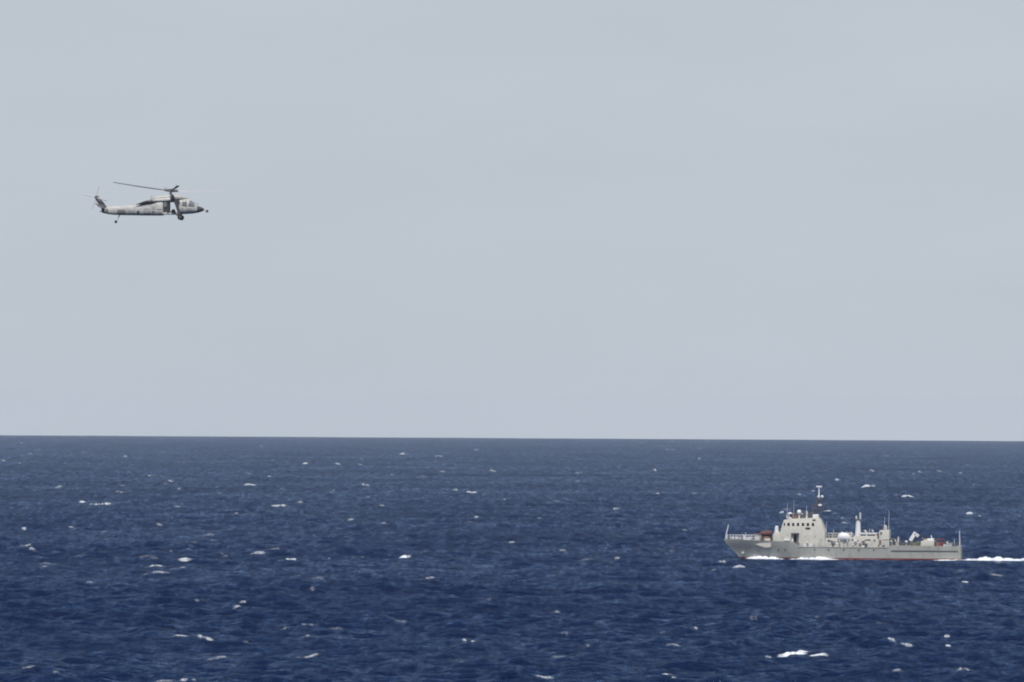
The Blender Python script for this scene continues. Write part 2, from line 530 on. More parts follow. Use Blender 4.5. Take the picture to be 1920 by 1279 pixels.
CAPS += P(640, [
 (335,88,30,10,0,.5),(306,138,32,13,4,.8),(98,162,24,16,0,.45),(488,152,40,9,4,.6),(470,178,26,7,4,.5),(512,186,22,7,0,.4),(568,128,20,7,0,.35),(600,142,26,8,0,.4),(676,120,30,8,0,.6),
 (415,251,54,8,0,.55),(492,244,44,7,0,.4),(310,242,20,8,0,.35),(660,232,28,9,0,.4),(758,226,44,11,6,.65),(826,218,34,8,0,.4),(1045,145,34,10,0,.35),(1180,232,34,16,0,.5),(1385,92,60,8,0,.4),(1500,82,26,10,0,.6),(1595,102,20,8,0,.45),(1632,119,20,10,0,.6),(1690,130,20,8,0,.5),
 (1525,220,40,7,0,.5),(1565,222,34,14,10,.8),(1355,176,24,7,0,.35),(1430,272,34,9,8,.4),(122,290,50,9,10,.7),(255,316,32,9,0,.4),(570,328,32,8,0,.6),(655,336,56,9,0,.8),(716,342,20,10,0,.45),(780,377,24,7,0,.5),(832,364,54,18,5,1.1),
 (1110,290,34,9,0,.35),(1150,334,80,6,-4,.4),(1095,394,76,7,0,.5),(1538,322,20,7,0,.35),(202,403,30,9,0,.6),(200,455,14,9,0,.4),(674,453,30,8,0,.65),(648,486,32,6,0,.55),(1375,416,28,18,0,.8),(1358,424,14,8,0,.5),(1402,428,16,8,0,.4),(1445,518,44,8,3,.55),(1312,468,16,10,0,.3),
 (850,577,38,10,8,.7),(1112,628,38,7,0,.6),(1652,620,30,10,0,.55),(134,617,24,10,0,.55),(108,660,24,10,0,.5),(312,660,62,20,2,1.2),(420,642,44,7,0,.45),(1235,674,80,8,4,.45),(1230,662,40,7,0,.4),(400,804,26,9,0,.35),(525,859,44,6,0,.4),
 (740,884,30,7,0,.35),(1340,777,34,9,0,.6),(1208,834,40,10,0,.75),(1004,820,30,5,0,.35),(965,752,30,8,0,.3),(240,1010,40,9,0,.35),(412,992,16,8,0,.3),(617,1070,24,14,0,.7),(660,1092,26,9,0,.7),(618,1104,20,6,0,.5),(1230,1114,36,10,0,.6),(1612,1035,36,7,0,.5),
 (556,1184,34,10,8,.5),(602,1192,28,9,0,.4),(1040,1266,46,12,-8,.65),(1448,1230,24,10,0,.6),(1620,1240,80,16,10,.85),(1668,1270,30,10,0,.6),(1538,1245,14,8,0,.4),(1465,1208,20,10,0,.4)])
CAPS += P(1280, [
 (124,74,24,10,0,.65),(88,108,30,12,0,.6),(670,146,50,7,0,.4),(1020,147,34,9,0,.65),(660,196,26,9,0,.5),(318,236,16,9,0,.65),(885,220,50,7,0,.4),(948,228,28,10,4,.65),(1185,229,20,8,0,.6),(1290,231,180,4,1,.35),(1392,236,24,9,0,.55),(1434,244,12,7,0,.4),
 (94,288,22,7,0,.45),(204,296,24,9,0,.45),(240,344,20,6,0,.35),(778,268,26,9,4,.75),(925,308,54,14,0,.9),(812,304,34,6,0,.4),(1162,272,14,12,0,.4),(1072,353,18,10,0,.55),(1125,356,60,10,12,.95),(1388,104,44,8,0,.4),(1486,136,34,8,0,.3),(1668,96,40,7,0,.4),(1595,150,26,9,0,.3),(1250,145,34,10,0,.3),
 (1010,416,30,9,0,.55),(804,460,26,12,0,.6),(815,486,40,6,0,.55),(1436,443,34,11,0,.9),(1482,446,24,10,0,.7),(20,517,40,11,3,.65),(1250,398,16,10,0,.3),(490,438,32,8,-9,.85),(722,429,48,9,0,.95),(762,437,30,5,6,.5),
 (195,693,38,12,8,.85),(284,706,56,11,0,.75),(156,736,34,8,0,.6),(236,768,28,10,4,.85),(1566,702,66,8,0,.6),(1568,752,66,7,0,.6),(1414,776,38,12,4,.85),(1592,724,30,7,0,.4),(574,816,16,8,0,.3),(212,672,20,8,0,.35),
 (900,953,36,22,0,.95),(360,985,56,10,0,.45),(655,972,70,9,0,.35),(1530,884,40,8,0,.3),(1324,1066,28,16,0,.7),(1330,1120,26,18,0,.85),(1045,1103,38,16,8,.95),(1010,1094,16,8,0,.4),(1130,1108,66,11,0,.85),
 (550,1154,120,34,-6,1.3),(606,1156,60,22,8,1.1),(676,1168,80,14,6,1.1),(738,1168,30,8,0,.5),(1405,1232,60,16,12,.7),(320,1058,20,8,0,.3)])

seed = 0
for (px, py, w, h, s, c) in CAPS:
    hit = flat_hit(px, py + h * 0.25)
    if hit is None: continue
    x, y, R_ = hit
    m = R_ / FPX                                    # metres per photograph pixel
    seed += 1
    span = min(30.0, 7.0 + 0.004 * R_)
    x, y = crest_near(x, y, span)
    W = w * m * 1.35; Hh = max(0.6, h * 0.43) * m
    n = max(14, int(w * 2.2))
    rr = random.Random(seed)
    bend = rr.uniform(-0.5, 0.5)
    pts = [(x + (i / (n - 1) - 0.5) * W, y - (i / (n - 1) - 0.5) * s * m * 6 + bend * math.cos((i / (n - 1) - 0.5) * 3)) for i in range(n)]
    hs_ = [Hh * 0.75 + s * m * (0.5 - i / (n - 1)) for i in range(n)]
    hs_ = [max(0.03, q) for q in hs_]
    add_ridge(pts, hs_, min(2.8, 0.9 + W * 0.2), 0.2 + 0.52 * min(1.3, c) ** 1.1, seed)
# scattered small breaking crests, everywhere on the sea round the ship
rs = random.Random(5)
for i in range(330):
    py = 829 + 450 * rs.random() ** 1.5
    px = rs.uniform(-500, 2420)
    if py > 960 and i % 2: continue            # sparser near the viewer
    hit = flat_hit(px, py)
    if hit is None: continue
    x, y, R_ = hit
    if abs(x - SHIP_C[0]) < 34 and -45 < y - SHIP_C[1] < 12: continue
    x, y = crest_near(x, y, min(30.0, 7.0 + 0.004 * R_))
    W = rs.uniform(1.0, 3.6) * (1 + R_ / 9000); n = 14
    pts = [(x + (k / (n - 1) - 0.5) * W, y + rs.uniform(-.15, .15)) for k in range(n)]
    add_ridge(pts, rs.uniform(0.06, 0.2) * (1 + R_ / 7000), 0.8, rs.uniform(0.34, 0.54), 1000 + i)
flush('sea_foam', 'scattered white foam on breaking wave crests across the blue sea')

# ------------------------------------------------------------------ the ship
S = 8.7
def sx(px): return (px - 1580) / S
def sz(py): return (1048 - py) / S

M_HULL = paint('hull_paint', (0.385, 0.385, 0.355), 0.55, 0.14, 0.6, streak=0.6, streak_col=(0.24, 0.21, 0.17))
M_HOUSE = paint('house_paint', (0.47, 0.46, 0.415), 0.5, 0.16, 1.1, streak=0.5, streak_col=(0.38, 0.32, 0.25))
M_WHITE = paint('white_paint', (0.66, 0.66, 0.66), 0.4, 0.05, 2)
M_GREYL = paint('pale_grey_paint', (0.55, 0.56, 0.58), 0.5, 0.06, 2)
M_DARK = paint('dark_opening', (0.03, 0.03, 0.03), 0.5, 0.2, 3)
M_DKGREY = paint('dark_grey_steel', (0.08, 0.08, 0.085), 0.5, 0.2, 3)
M_DECK = paint('deck_paint', (0.20, 0.20, 0.19), 0.8, 0.2, 2)
M_RED = paint('red_bottom_paint', (0.19, 0.034, 0.03), 0.6, 0.5, 0.35)
M_REDCAN = paint('red_canvas', (0.11, 0.05, 0.052), 0.9, 0.25, 2.5)
M_RUST = paint('rust_brown', (0.17, 0.10, 0.07), 0.8, 0.3, 3)
M_OLIVE = paint('olive_steel', (0.11, 0.12, 0.07), 0.7, 0.3, 3)
M_ORANGE = paint('orange_red', (0.22, 0.12, 0.095), 0.7, 0.25, 3)
M_GLASS = paint('dark_glass', (0.012, 0.014, 0.018), 0.08, 0.1, 2, spec=0.6)

ship = empty('patrol_ship', (SHIP_C[0], SHIP_C[1], -SHIP_C[2] ** 2 / (2 * EARTH)), (0, 0, SHIP_YAW))
props(ship, 'small pale grey naval patrol ship with tall mast steaming left across the sea', 'ship')

XB, XS = sx(1357), sx(1802)
def stem_x(z):      # raked stem
    pts = [(-1.6, sx(1398)), (0.0, sx(1389)), (1.0, sx(1381)), (2.2, sx(1371)), (3.2, sx(1362)), (4.1, XB)]
    if z <= pts[0][0]: return pts[0][1]
    for (a, xa), (b, xb) in zip(pts, pts[1:]):
        if z <= b: return xa + (xb - xa) * (z - a) / (b - a)
    return pts[-1][1]
def top_z(x):
    pts = [(XB, 4.15), (-20, 4.0), (-15, 3.85), (-9.85, 3.7), (-9.6, 2.75), (10.1, 2.7), (10.35, 3.1), (XS, 3.0)]
    for (a, za), (b, zb) in zip(pts, pts[1:]):
        if x <= b: return za + (zb - za) * (x - a) / (b - a)
    return pts[-1][1]
def half_beam(x, z):
    x0 = stem_x(z)
    t = max(0.0, (x - x0) / (XS - x0))
    f = max(0.0, min(1.0, (z + 1.0) / 5.0))
    full = 3.3 + 0.9 * f
    k = 0.40 - 0.07 * f                       # where the sides become parallel
    q = min(1.0, t / k)
    b = full * (1 - (1 - q) ** (1.75 + 0.7 * f))
    if z < -0.4: b *= 0.6
    b *= 1 - 0.07 * max(0, t - 0.75) / 0.25
    return max(b, 0.015)

NST = 64
def hull_shell(levels, name, mat):
    mb = MB(); bm = bmesh.new()
    ts = [(i / NST) ** 1.35 for i in range(NST + 1)]
    grid = {}
    for side in (-1, 1):
        for i, t in enumerate(ts):
            for k, lv in enumerate(levels):
                x = None
                z = lv
                for _ in range(4):
                    x = stem_x(z) + t * (XS - stem_x(z))
                    z = lv if lv < 1.9 else 1.9 + (lv - 1.9) * (top_z(x) - 1.9)
                grid[side, i, k] = bm.verts.new((x, side * half_beam(x, z), z))
    for side in (-1, 1):
        for i in range(NST):
            for k in range(len(levels) - 1):
                bm.faces.new((grid[side, i, k], grid[side, i + 1, k], grid[side, i + 1, k + 1], grid[side, i, k + 1]))
    for k in range(len(levels) - 1):              # transom and stem
        bm.faces.new((grid[-1, NST, k], grid[1, NST, k], grid[1, NST, k + 1], grid[-1, NST, k + 1]))
        bm.faces.new((grid[-1, 0, k], grid[1, 0, k], grid[1, 0, k + 1], grid[-1, 0, k + 1]))
    bmesh.ops.recalc_face_normals(bm, faces=bm.faces[:])
    mb.add(bm)
    return mb.build(name, mat, ship, smooth=35)
# levels above 1.9 are read as 1.9 + fraction of the way to the top
hull = hull_shell([0.32, 0.7, 1.1, 1.5, 1.9, 2.2, 2.5, 2.75, 2.9], 'hull', M_HULL)
hb = hull_shell([-1.6, -1.0, -0.5, 0.0, 0.32], 'hull_bottom', M_RED)
hb['label'] = 'dark red underwater paint along the waterline'

# deck sheets inside the hull
mb = MB(); bm = bmesh.new()
xs_ = [XB + 0.6 + i * (XS - XB - 0.7) / 60 for i in range(61)]
row = []
for x in xs_:
    z = 3.25 if x < -9.7 else (2.6 if x < 10.2 else 2.45)
    b = max(0.02, half_beam(x, z) - 0.06)
    row.append((bm.verts.new((x, -b, z)), bm.verts.new((x, b, z))))
for a, b in zip(row, row[1:]):
    bm.faces.new((a[0], b[0], b[1], a[1]))
bmesh.ops.recalc_face_normals(bm, faces=bm.faces[:])
mb.add(bm).build('deck', M_DECK, ship)

# rubbing strake along the after hull and a thin one forward
def strake(x0, x1, z, name):
    n = 30
    for side in (-1, 1):
        mb = MB()
        pts = [(x0 + (x1 - x0) * i / n, side * (half_beam(x0 + (x1 - x0) * i / n, z) + 0.02), z) for i in range(n + 1)]
        mb.tube(pts, 0.09, 6)
        mb.build(name, M_DKGREY, ship, smooth=40)
strake(sx(1672), sx(1797), 1.95, 'rub_rail')

# plate added for the pale unreadable bow patch, set upright to catch the sun
def pale_bow_plate():
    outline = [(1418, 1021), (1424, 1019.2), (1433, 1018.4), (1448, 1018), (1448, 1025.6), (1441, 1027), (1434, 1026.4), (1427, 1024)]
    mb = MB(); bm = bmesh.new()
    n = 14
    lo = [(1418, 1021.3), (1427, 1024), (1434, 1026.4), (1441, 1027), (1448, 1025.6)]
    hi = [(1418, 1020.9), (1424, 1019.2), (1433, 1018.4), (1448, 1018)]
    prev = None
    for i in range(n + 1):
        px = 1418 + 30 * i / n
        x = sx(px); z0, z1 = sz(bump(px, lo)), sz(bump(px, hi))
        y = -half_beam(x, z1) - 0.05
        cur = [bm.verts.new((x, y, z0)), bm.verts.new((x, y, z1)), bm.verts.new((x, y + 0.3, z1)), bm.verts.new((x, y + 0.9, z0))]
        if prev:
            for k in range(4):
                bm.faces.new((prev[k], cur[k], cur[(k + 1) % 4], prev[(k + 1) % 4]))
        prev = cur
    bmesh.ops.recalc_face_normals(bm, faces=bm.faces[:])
    mb.add(bm).build('pale_bow_plate', M_HOUSE, ship)
def bump(px, segs):
    if px <= segs[0][0]: return segs[0][1]
    for (a, ha), (b, hb_) in zip(segs, segs[1:]):
        if px <= b: return ha + (hb_ - ha) * (px - a) / (b - a)
    return segs[-1][1]
pale_bow_plate()

def sbox(px0, px1, py0, py1, y0, y1, bev=0.03):
    return MB().box(sx(px0), sx(px1), y0, y1, sz(py1), sz(py0), bev)

# --- bridge
def poly(rows): return [(sx(a), sz(b)) for a, b in rows]
bridge = MB().prism(poly([(1465, 1024.5), (1465, 997), (1467, 989), (1471.5, 975), (1485, 973), (1536, 970.5), (1540, 974), (1548, 996), (1549, 1024.5)]), -3.45, 3.45, inset_top=0.07, bev=0.05)
bridge = bridge.build('bridge_house', M_HOUSE, ship, smooth=30)
def side_y(z, y0=3.45, inset=0.07, zb=sz(1024.5)): return y0 - inset * (z - zb)
for (px, wpx) in ((1472.5, 2.6), (1480.3, 4.6), (1489, 4.4), (1498, 4.6), (1507.2, 4.6), (1516.5, 4.8), (1526, 4.6)):
    z0, z1 = sz(986.3), sz(980.6)
    for side in (-1, 1):
        yo = side * side_y((z0 + z1) / 2)
        f = MB().box(sx(px) - wpx / S / 2, sx(px) + wpx / S / 2, yo - 0.05, yo + 0.05, z0, z1, 0.015).build('window', M_GLASS, bridge)
for k in range(5):                     # front windows
    y = -2.2 + k * 1.1
    MB().prism([(sx(1470.6), sz(980.5)), (sx(1469.0), sz(986)), (sx(1468.6), sz(986)), (sx(1470.2), sz(980.5))], y - 0.4, y + 0.4).build('window', M_GLASS, bridge)
yo = -side_y(sz(991))
MB().box(sx(1512), sx(1521), yo - 0.06, yo + 0.06, sz(992.5), sz(988.8), 0.02).build('vent_grille', M_DARK, bridge)
yo = -side_y(sz(975))
MB().box(sx(1525), sx(1531), yo - 0.08, yo + 0.06, sz(976.5), sz(973.6), 0.02).build('lamp_housing', M_DKGREY, bridge)
yo = -side_y(sz(1012))
dr = MB().box(sx(1490.3), sx(1496), yo - 0.06, yo + 0.25, sz(1022.5), sz(1001), 0.02).build('doorway', M_DARK, bridge)
mb = MB().box(sx(1485.5), sx(1500.5), -4.35, yo + 0.35, sz(1001.3), sz(999.3), 0.02)
for px in (1486.5, 1499.5):
    mb.tube([(sx(px), -4.25, sz(1000)), (sx(px), -3.5, sz(1007))], 0.05, 6)
w_ = mb.build('bridge_wing', M_DKGREY, ship)
mb = MB()
for px in (1486, 1490.7, 1495.4, 1500):
    mb.tube([(sx(px), -4.3, sz(999.6)), (sx(px), -4.3, sz(990.5))], 0.04, 6)
for py in (990.5, 994.5):
    mb.tube([(sx(1486), -4.3, sz(py)), (sx(1500), -4.3, sz(py))], 0.035, 6)
mb.build('railing', M_GREYL, w_)
MB().box(sx(1486), sx(1489.6), -3.75, -3.3, sz(1021), sz(1006), 0.06).build('locker', M_WHITE, ship)
MB().box(sx(1472), sx(1483), -3.72, -3.35, sz(1014), sz(1011), 0.06).build('locker', M_WHITE, ship)
# lower fore house and the block before it
MB().prism(poly([(1451, 1019), (1451, 1003), (1453, 999), (1465.2, 998), (1465.2, 1019)]), -3.1, 3.1, 0.05, 0.05).build('fore_house', M_HOUSE, ship, smooth=30)
MB().tube([(sx(1457), -1.6, sz(999)), (sx(1457), -1.6, sz(989.5))], [0.5, 0.38], 14).ball((sx(1457), -1.6, sz(989.5)), 0.38).build('vent_post', M_GREYL, ship, smooth=40)
# side plating between the forecastle and the bridge door
# --- bridge top
mb = MB().tube([(sx(1482.5), -1.7, sz(973)), (sx(1482.5), -1.7, sz(966))], [0.6, 0.5], 12).ball((sx(1482), -1.7, sz(964.5)), 0.55, 1, 1, 0.8)
sl = mb.build('searchlight', M_GREYL, ship, smooth=40)
MB().tube([(sx(1484), -2.2, sz(966.3)), (sx(1484), -2.35, sz(966.3))], 0.34, 16).build('lens', M_DARK, sl)
mb = MB().tube([(sx(1499), -1.5, sz(972)), (sx(1499), -1.5, sz(963))], 0.16, 10).ball((sx(1499), -1.5, sz(960.5)), 0.5, 1, 1, 1)
mb.build('radar_dome', M_WHITE, ship, smooth=40)
mb = MB().box(sx(1502), sx(1518), -1.6, 1.9, sz(972), sz(964), 0.05).box(sx(1505), sx(1512), -1.2, 0.5, sz(964), sz(959.5), 0.05).box(sx(1518), sx(1527), -1.0, 1.9, sz(972), sz(961), 0.05)
mb.build('roof_locker', M_DKGREY, ship)
mb = MB().box(sx(1486.5), sx(1497), -2.2, -1.2, sz(972.6), sz(968.5), 0.08)
mb.build('roof_locker', M_RUST, ship)
MB().tube([(sx(1513.5), -2.0, sz(972)), (sx(1513.5), -2.0, sz(958))], [0.2, 0.12], 8).build('signal_lamp_post', M_GREYL, ship)
MB().box(sx(1524.5), sx(1535.5), -2.2, 1.0, sz(972), sz(964.5), 0.15).build('antenna_cabinet', M_WHITE, ship, smooth=30)
for y in (-2.9, 2.9):
    mb = MB()
    for i in range(9):
        px = 1473 + i * 7.4
        mb.tube([(sx(px), y, sz(972.5)), (sx(px), y, sz(966))], 0.03, 5)
    mb.tube([(sx(1473), y, sz(966)), (sx(1532), y, sz(964.2))], 0.03, 5)
    mb.build('roof_railing', M_DKGREY, ship)
# mast: tapered lattice, pole above, yards and lamps
mb = MB()
apex = Vector((sx(1536.3), 0, sz(936)))
feet = [Vector((sx(1519), -1.1, sz(971))), Vector((sx(1519), 1.1, sz(971))), Vector((sx(1539), -0.9, sz(971))), Vector((sx(1539), 0.9, sz(971)))]
tops = [apex + Vector((-0.28, -0.2, 0)), apex + Vector((-0.28, 0.2, 0)), apex + Vector((0.28, -0.2, 0)), apex + Vector((0.28, 0.2, 0))]
for f, t in zip(feet, tops): mb.tube([f, t], [0.10, 0.07], 8)
for i in range(6):
    a, b = i / 6, (i + 1) / 6
    q = [f.lerp(t, a) for f, t in zip(feet, tops)]; r_ = [f.lerp(t, b) for f, t in zip(feet, tops)]
    for (m_, n_) in ((0, 2), (1, 3), (0, 1), (2, 3)):
        mb.tube([q[m_], r_[n_]], 0.035, 5); mb.tube([r_[m_], r_[n_]], 0.035, 5)
mast = mb.build('mast', M_DKGREY, ship)
MB().tube([(sx(1535), 0, sz(937)), (sx(1535), 0, sz(914))], [0.16, 0.11], 10).build('mast_pole', M_WHITE, mast)
MB().box(sx(1530), sx(1540.5), -0.3, 0.3, sz(914.2), sz(911.6), 0.1).build('radar_antenna', M_WHITE, mast)
MB().box(sx(1531.8), sx(1537.2), -0.5, 0.3, sz(933), sz(930), 0.08).build('navigation_lamp', M_GREYL, mast)
MB().ball((sx(1541.2), -0.3, sz(931.5)), 0.3).tube([(sx(1536), 0, sz(933)), (sx(1541), -0.3, sz(933))], 0.06, 6).build('navigation_lamp', M_WHITE, mast, smooth=40)
MB().box(sx(1533.7), sx(1540.7), -0.9, -0.3, sz(949.2), sz(945.4), 0.12).build('radar_scanner', M_WHITE, mast)
MB().box(sx(1530), sx(1543), -0.5, 0.5, sz(937.5), sz(936.2), 0.03).build('platform', M_DKGREY, mast)
MB().box(sx(1523), sx(1545), -0.8, 0.8, sz(955), sz(953.8), 0.03).build('platform', M_DKGREY, mast)
MB().tube([(sx(1535), -2.0, sz(941)), (sx(1535), 2.0, sz(941))], 0.05, 6).build('yard', M_DKGREY, mast)
for (px, y, z0, z1) in ((1476.5, -2.4, 973, 944), (1486, 2.0, 973, 938), (1510, 1.8, 972, 948), (1665, 1.0, 993, 955), (1658, -1.6, 993, 968), (1550, -2.0, 998, 978)):
    MB().tube([(sx(px), y, sz(z0)), (sx(px + 1), y, sz(z1))], [0.05, 0.02], 6).build('whip_antenna', M_GREYL, ship)

# --- midship house
house = MB().prism(poly([(1549, 1024.6), (1549, 1008.5), (1601, 1007.5), (1603, 1003.5), (1648.5, 1003.8), (1648.5, 1024.6)]), -3.3, 3.3, 0.03, 0.04).build('deckhouse', M_HOUSE, ship, smooth=30)
MB().box(sx(1551), sx(1572), -1.7, 1.7, sz(1008.6), sz(1001), 0.1).build('roof_opening_block', M_DKGREY, ship)  # dark grey block stands in for the dark of an opening here
for y in (-3.0, 3.0):
    mb = MB()
    for px in range(1550, 1602, 6):
        mb.tube([(sx(px), y, sz(1008.3)), (sx(px), y, sz(999.5))], 0.04, 5)
    for py in (1004, 999.5):
        mb.tube([(sx(1550), y, sz(py)), (sx(1598), y, sz(py))], 0.03, 5)
    mb.build('railing', M_GREYL, ship)
for (px, py, w, h) in ((1573, 1015, 3.0, 2.6), (1594.5, 1018, 3.0, 6.0), (1581, 1019, 2.8, 5.0), (1610, 1012.5, 2.5, 2.5), (1624, 1012, 2.5, 2.5), (1560, 1015, 2.5, 2.5), (1636, 1017, 3.5, 7.5)):
    yo = -(3.3 - 0.03 * (sz(py) - sz(1024.6)))
    MB().box(sx(px) - w / S / 2, sx(px) + w / S / 2, yo - 0.03, yo + 0.04, sz(py + h / 2), sz(py - h / 2), 0.01).build('window' if h < 4 else 'door', M_DKGREY if h < 4 else M_HULL, house)
# rounded white rescue boat under its cover, standing on the house side
mb = MB()
st = []
for (px, z0, z1, w) in ((1571.5, 1012, 1006, .25), (1573.5, 1013.5, 1001.5, .75), (1577, 1014, 998.6, 1.0), (1583, 1014, 997.8, 1.1), (1589, 1014, 998.2, 1.05), (1593.5, 1013.5, 1001, .8), (1596.5, 1012, 1005.5, .3)):
    st.append((sx(px), sz(z0), sz(z1), w, 2.4))
b_ = MB().rings([[(x, y - 2.9, z) for (x, y, z) in r_] for r_ in loft(st)]).build('rescue_boat', M_WHITE, ship, smooth=60)
for px in (1576, 1591):
    mb = MB()
    mb.box(sx(px) - 0.1, sx(px) + 0.1, -3.9, -2.0, sz(1016), sz(1011.5), 0.02)
    mb.build('boat_cradle', M_GREYL, ship)
for (px, py, r_) in ((1606.5, 1012.5, .28), (1615.5, 1025, .22), (1602, 1020, .2)):
    MB().tube([(sx(px), -3.75, sz(py)), (sx(px), -3.2, sz(py))], r_, 14).build('life_ring', M_WHITE, ship)
for px in (1598, 1599.5):
    pass
MB().tube([(sx(1597.8), -2.7, sz(1008)), (sx(1597.8), -2.7, sz(996.5))], 0.1, 8).build('davit_post', M_GREYL, ship)
# --- exhaust post with aerials on its top
fn = MB().rings(loft([(0, 0, 0.01, 0, 2)] , 4)[:0] or [[(sx(1608.6) + (w_r + 0.0) * math.cos(t), 0.55 * math.sin(t) * w_r / 0.6, z) for t in [2 * math.pi * k / 20 for k in range(20)]] for (w_r, z) in ((.70, sz(1004)), (.66, sz(1000)), (.56, sz(994)), (.50, sz(980)), (.44, sz(976)), (.38, sz(974.5)))]).build('funnel', M_GREYL, ship, smooth=40)
MB().box(sx(1603.5), sx(1615), -0.5, 0.5, sz(975), sz(972.8), 0.05).build('platform', M_DKGREY, fn)
MB().box(sx(1611.3), sx(1613.8), -0.2, 0.2, sz(973), sz(961), 0.06).build('antenna_panel', M_GREYL, fn)
MB().box(sx(1604), sx(1606.5), -0.2, 0.2, sz(973), sz(967), 0.06).build('antenna_panel', M_GREYL, fn)
MB().tube([(sx(1609.5), 0, sz(974)), (sx(1610), 0, sz(955))], [0.06, 0.02], 6).build('whip_antenna', M_DKGREY, fn)
# --- open shelter deck aft of the funnel: roof slab on posts over a dark gap
mb = MB().box(sx(1612), sx(1645), -3.15, 3.15, sz(1001.3), sz(998.6), 0.04)
mb.build('shelter_roof', M_GREYL, ship)
for px in (1613.5, 1626, 1643.5):
    for y in (-3.0, 3.0):
        MB().box(sx(px) - 0.13, sx(px) + 0.13, y - 0.1, y + 0.1, sz(1003.8), sz(1001.3)).build('shelter_post', M_GREYL, ship)
MB().box(sx(1612.5), sx(1644), -2.6, 2.6, sz(1003.7), sz(1001.4)).build('shelter_gap_shade', M_DARK, ship)  # near-black block fills the gap, its colour standing for the shade inside
MB().tube([(sx(1626.5), -3.0, sz(998.6)), (sx(1626.5), -3.0, sz(995.5))], 0.06, 6).build('post', M_GREYL, ship)
# --- after block
ab = MB().prism(poly([(1648.5, 1024.4), (1648.5, 1000), (1650.5, 993.5), (1668.2, 992.8), (1669, 1024.4)]), -3.2, 3.2, 0.02, 0.05).build('after_house', M_HOUSE, ship, smooth=30)
def abox(px0, px1, py0, py1, name, mat, t=0.05):
    yo = -(3.2 - 0.02 * (sz((py0 + py1) / 2) - sz(1024.4)))
    return MB().box(sx(px0), sx(px1), yo - t, yo + 0.04, sz(py1), sz(py0), 0.015).build(name, mat, ab)
abox(1651.8, 1655.0, 996, 1001.5, 'window', M_DKGREY)
abox(1655.5, 1660.5, 1021, 1025.0, 'vent_grille', M_DKGREY)
abox(1647.5, 1650.0, 1020, 1027, 'pipe_cover', M_RUST, 0.1)
abox(1646.5, 1649.5, 999, 1006, 'hose_reel', M_RUST, 0.35)
abox(1650.0, 1653.5, 1011, 1017, 'hose_reel', M_RUST, 0.3)
abox(1656.5, 1668.0, 1008.6, 1010.0, 'ledge', M_GREYL, 0.12)
mb = MB().box(sx(1669.5), sx(1677), -2.4, 0.6, sz(1012.5), sz(1008.2), 0.06).box(sx(1672), sx(1676.5), -1.8, -0.4, sz(1021), sz(1012), 0.04)
mb.build('winch', M_DKGREY, ship)
# --- after deck
MB().tube([(sx(1685), -2.6, sz(1023)), (sx(1685), -2.6, sz(1005))], [0.17, 0.14], 10).build('deck_post', M_GREYL, ship)
for y in (-3.45, 3.45):
    for (a, b, n) in ((1674, 1722, 8), (1768, 1798, 5)):
        mb = MB()
        for i in range(n + 1):
            px = a + (b - a) * i / n
            mb.tube([(sx(px), y, sz(1022)), (sx(px), y, sz(1015.5))], 0.035, 5)
        for py in (1018.5, 1015.5):
            mb.tube([(sx(a), y, sz(py)), (sx(b), y, sz(py))], 0.03, 5)
        mb.build('stern_railing', M_DKGREY, ship)
MB().box(sx(1692), sx(1703), -1.5, 1.5, sz(1024), sz(1017.2), 0.06).build('deck_hatch', M_DKGREY, ship)
MB().ball((sx(1700), -2.3, sz(1014.5)), 0.3).tube([(sx(1700), -2.3, sz(1014.5)), (sx(1700), -2.3, sz(1023))], 0.08, 6).build('bollard', M_GREYL, ship, smooth=40)
# tilted launcher on its mount
mb = MB().tube([(sx(1714), -1.2, sz(1024)), (sx(1714), -1.2, sz(1016))], [0.95, 0.6], 14).box(sx(1707), sx(1713), -2.0, -0.4, sz(1022), sz(1015.5), 0.08).box(sx(1718), sx(1725), -2.0, -0.6, sz(1022), sz(1013), 0.12)
mt = mb.build('deck_gun_mount', M_OLIVE, ship, smooth=35)
def slab(x0, z0, x1, z1, th, y0, y1, name, mat, par):
    d = Vector((x1 - x0, z1 - z0)).normalized(); nrm = Vector((-d.y, d.x)) * th / 2
    return MB().prism([(x0 + nrm.x, z0 + nrm.y), (x1 + nrm.x, z1 + nrm.y), (x1 - nrm.x, z1 - nrm.y), (x0 - nrm.x, z0 - nrm.y)], y0, y1, bev=0.05).build(name, mat, par)
slab(sx(1707), sz(1012.5), sx(1716.5), sz(997), 0.75, -1.9, -1.5, 'gun_shield', M_WHITE, mt)
slab(sx(1707), sz(1012.5), sx(1716.5), sz(997), 0.75, -0.9, -0.5, 'gun_shield', M_WHITE, mt)
slab(sx(1714.5), sz(999.2), sx(1722.5), sz(1004), 0.65, -1.9, -0.5, 'cradle', M_GREYL, mt)
slab(sx(1712), sz(1008), sx(1719.5), sz(1006), 0.3, -1.7, -0.7, 'cradle', M_DKGREY, mt)
slab(sx(1711), sz(1012), sx(1724), sz(1002), 0.22, -1.35, -1.05, 'barrel', M_OLIVE, mt)
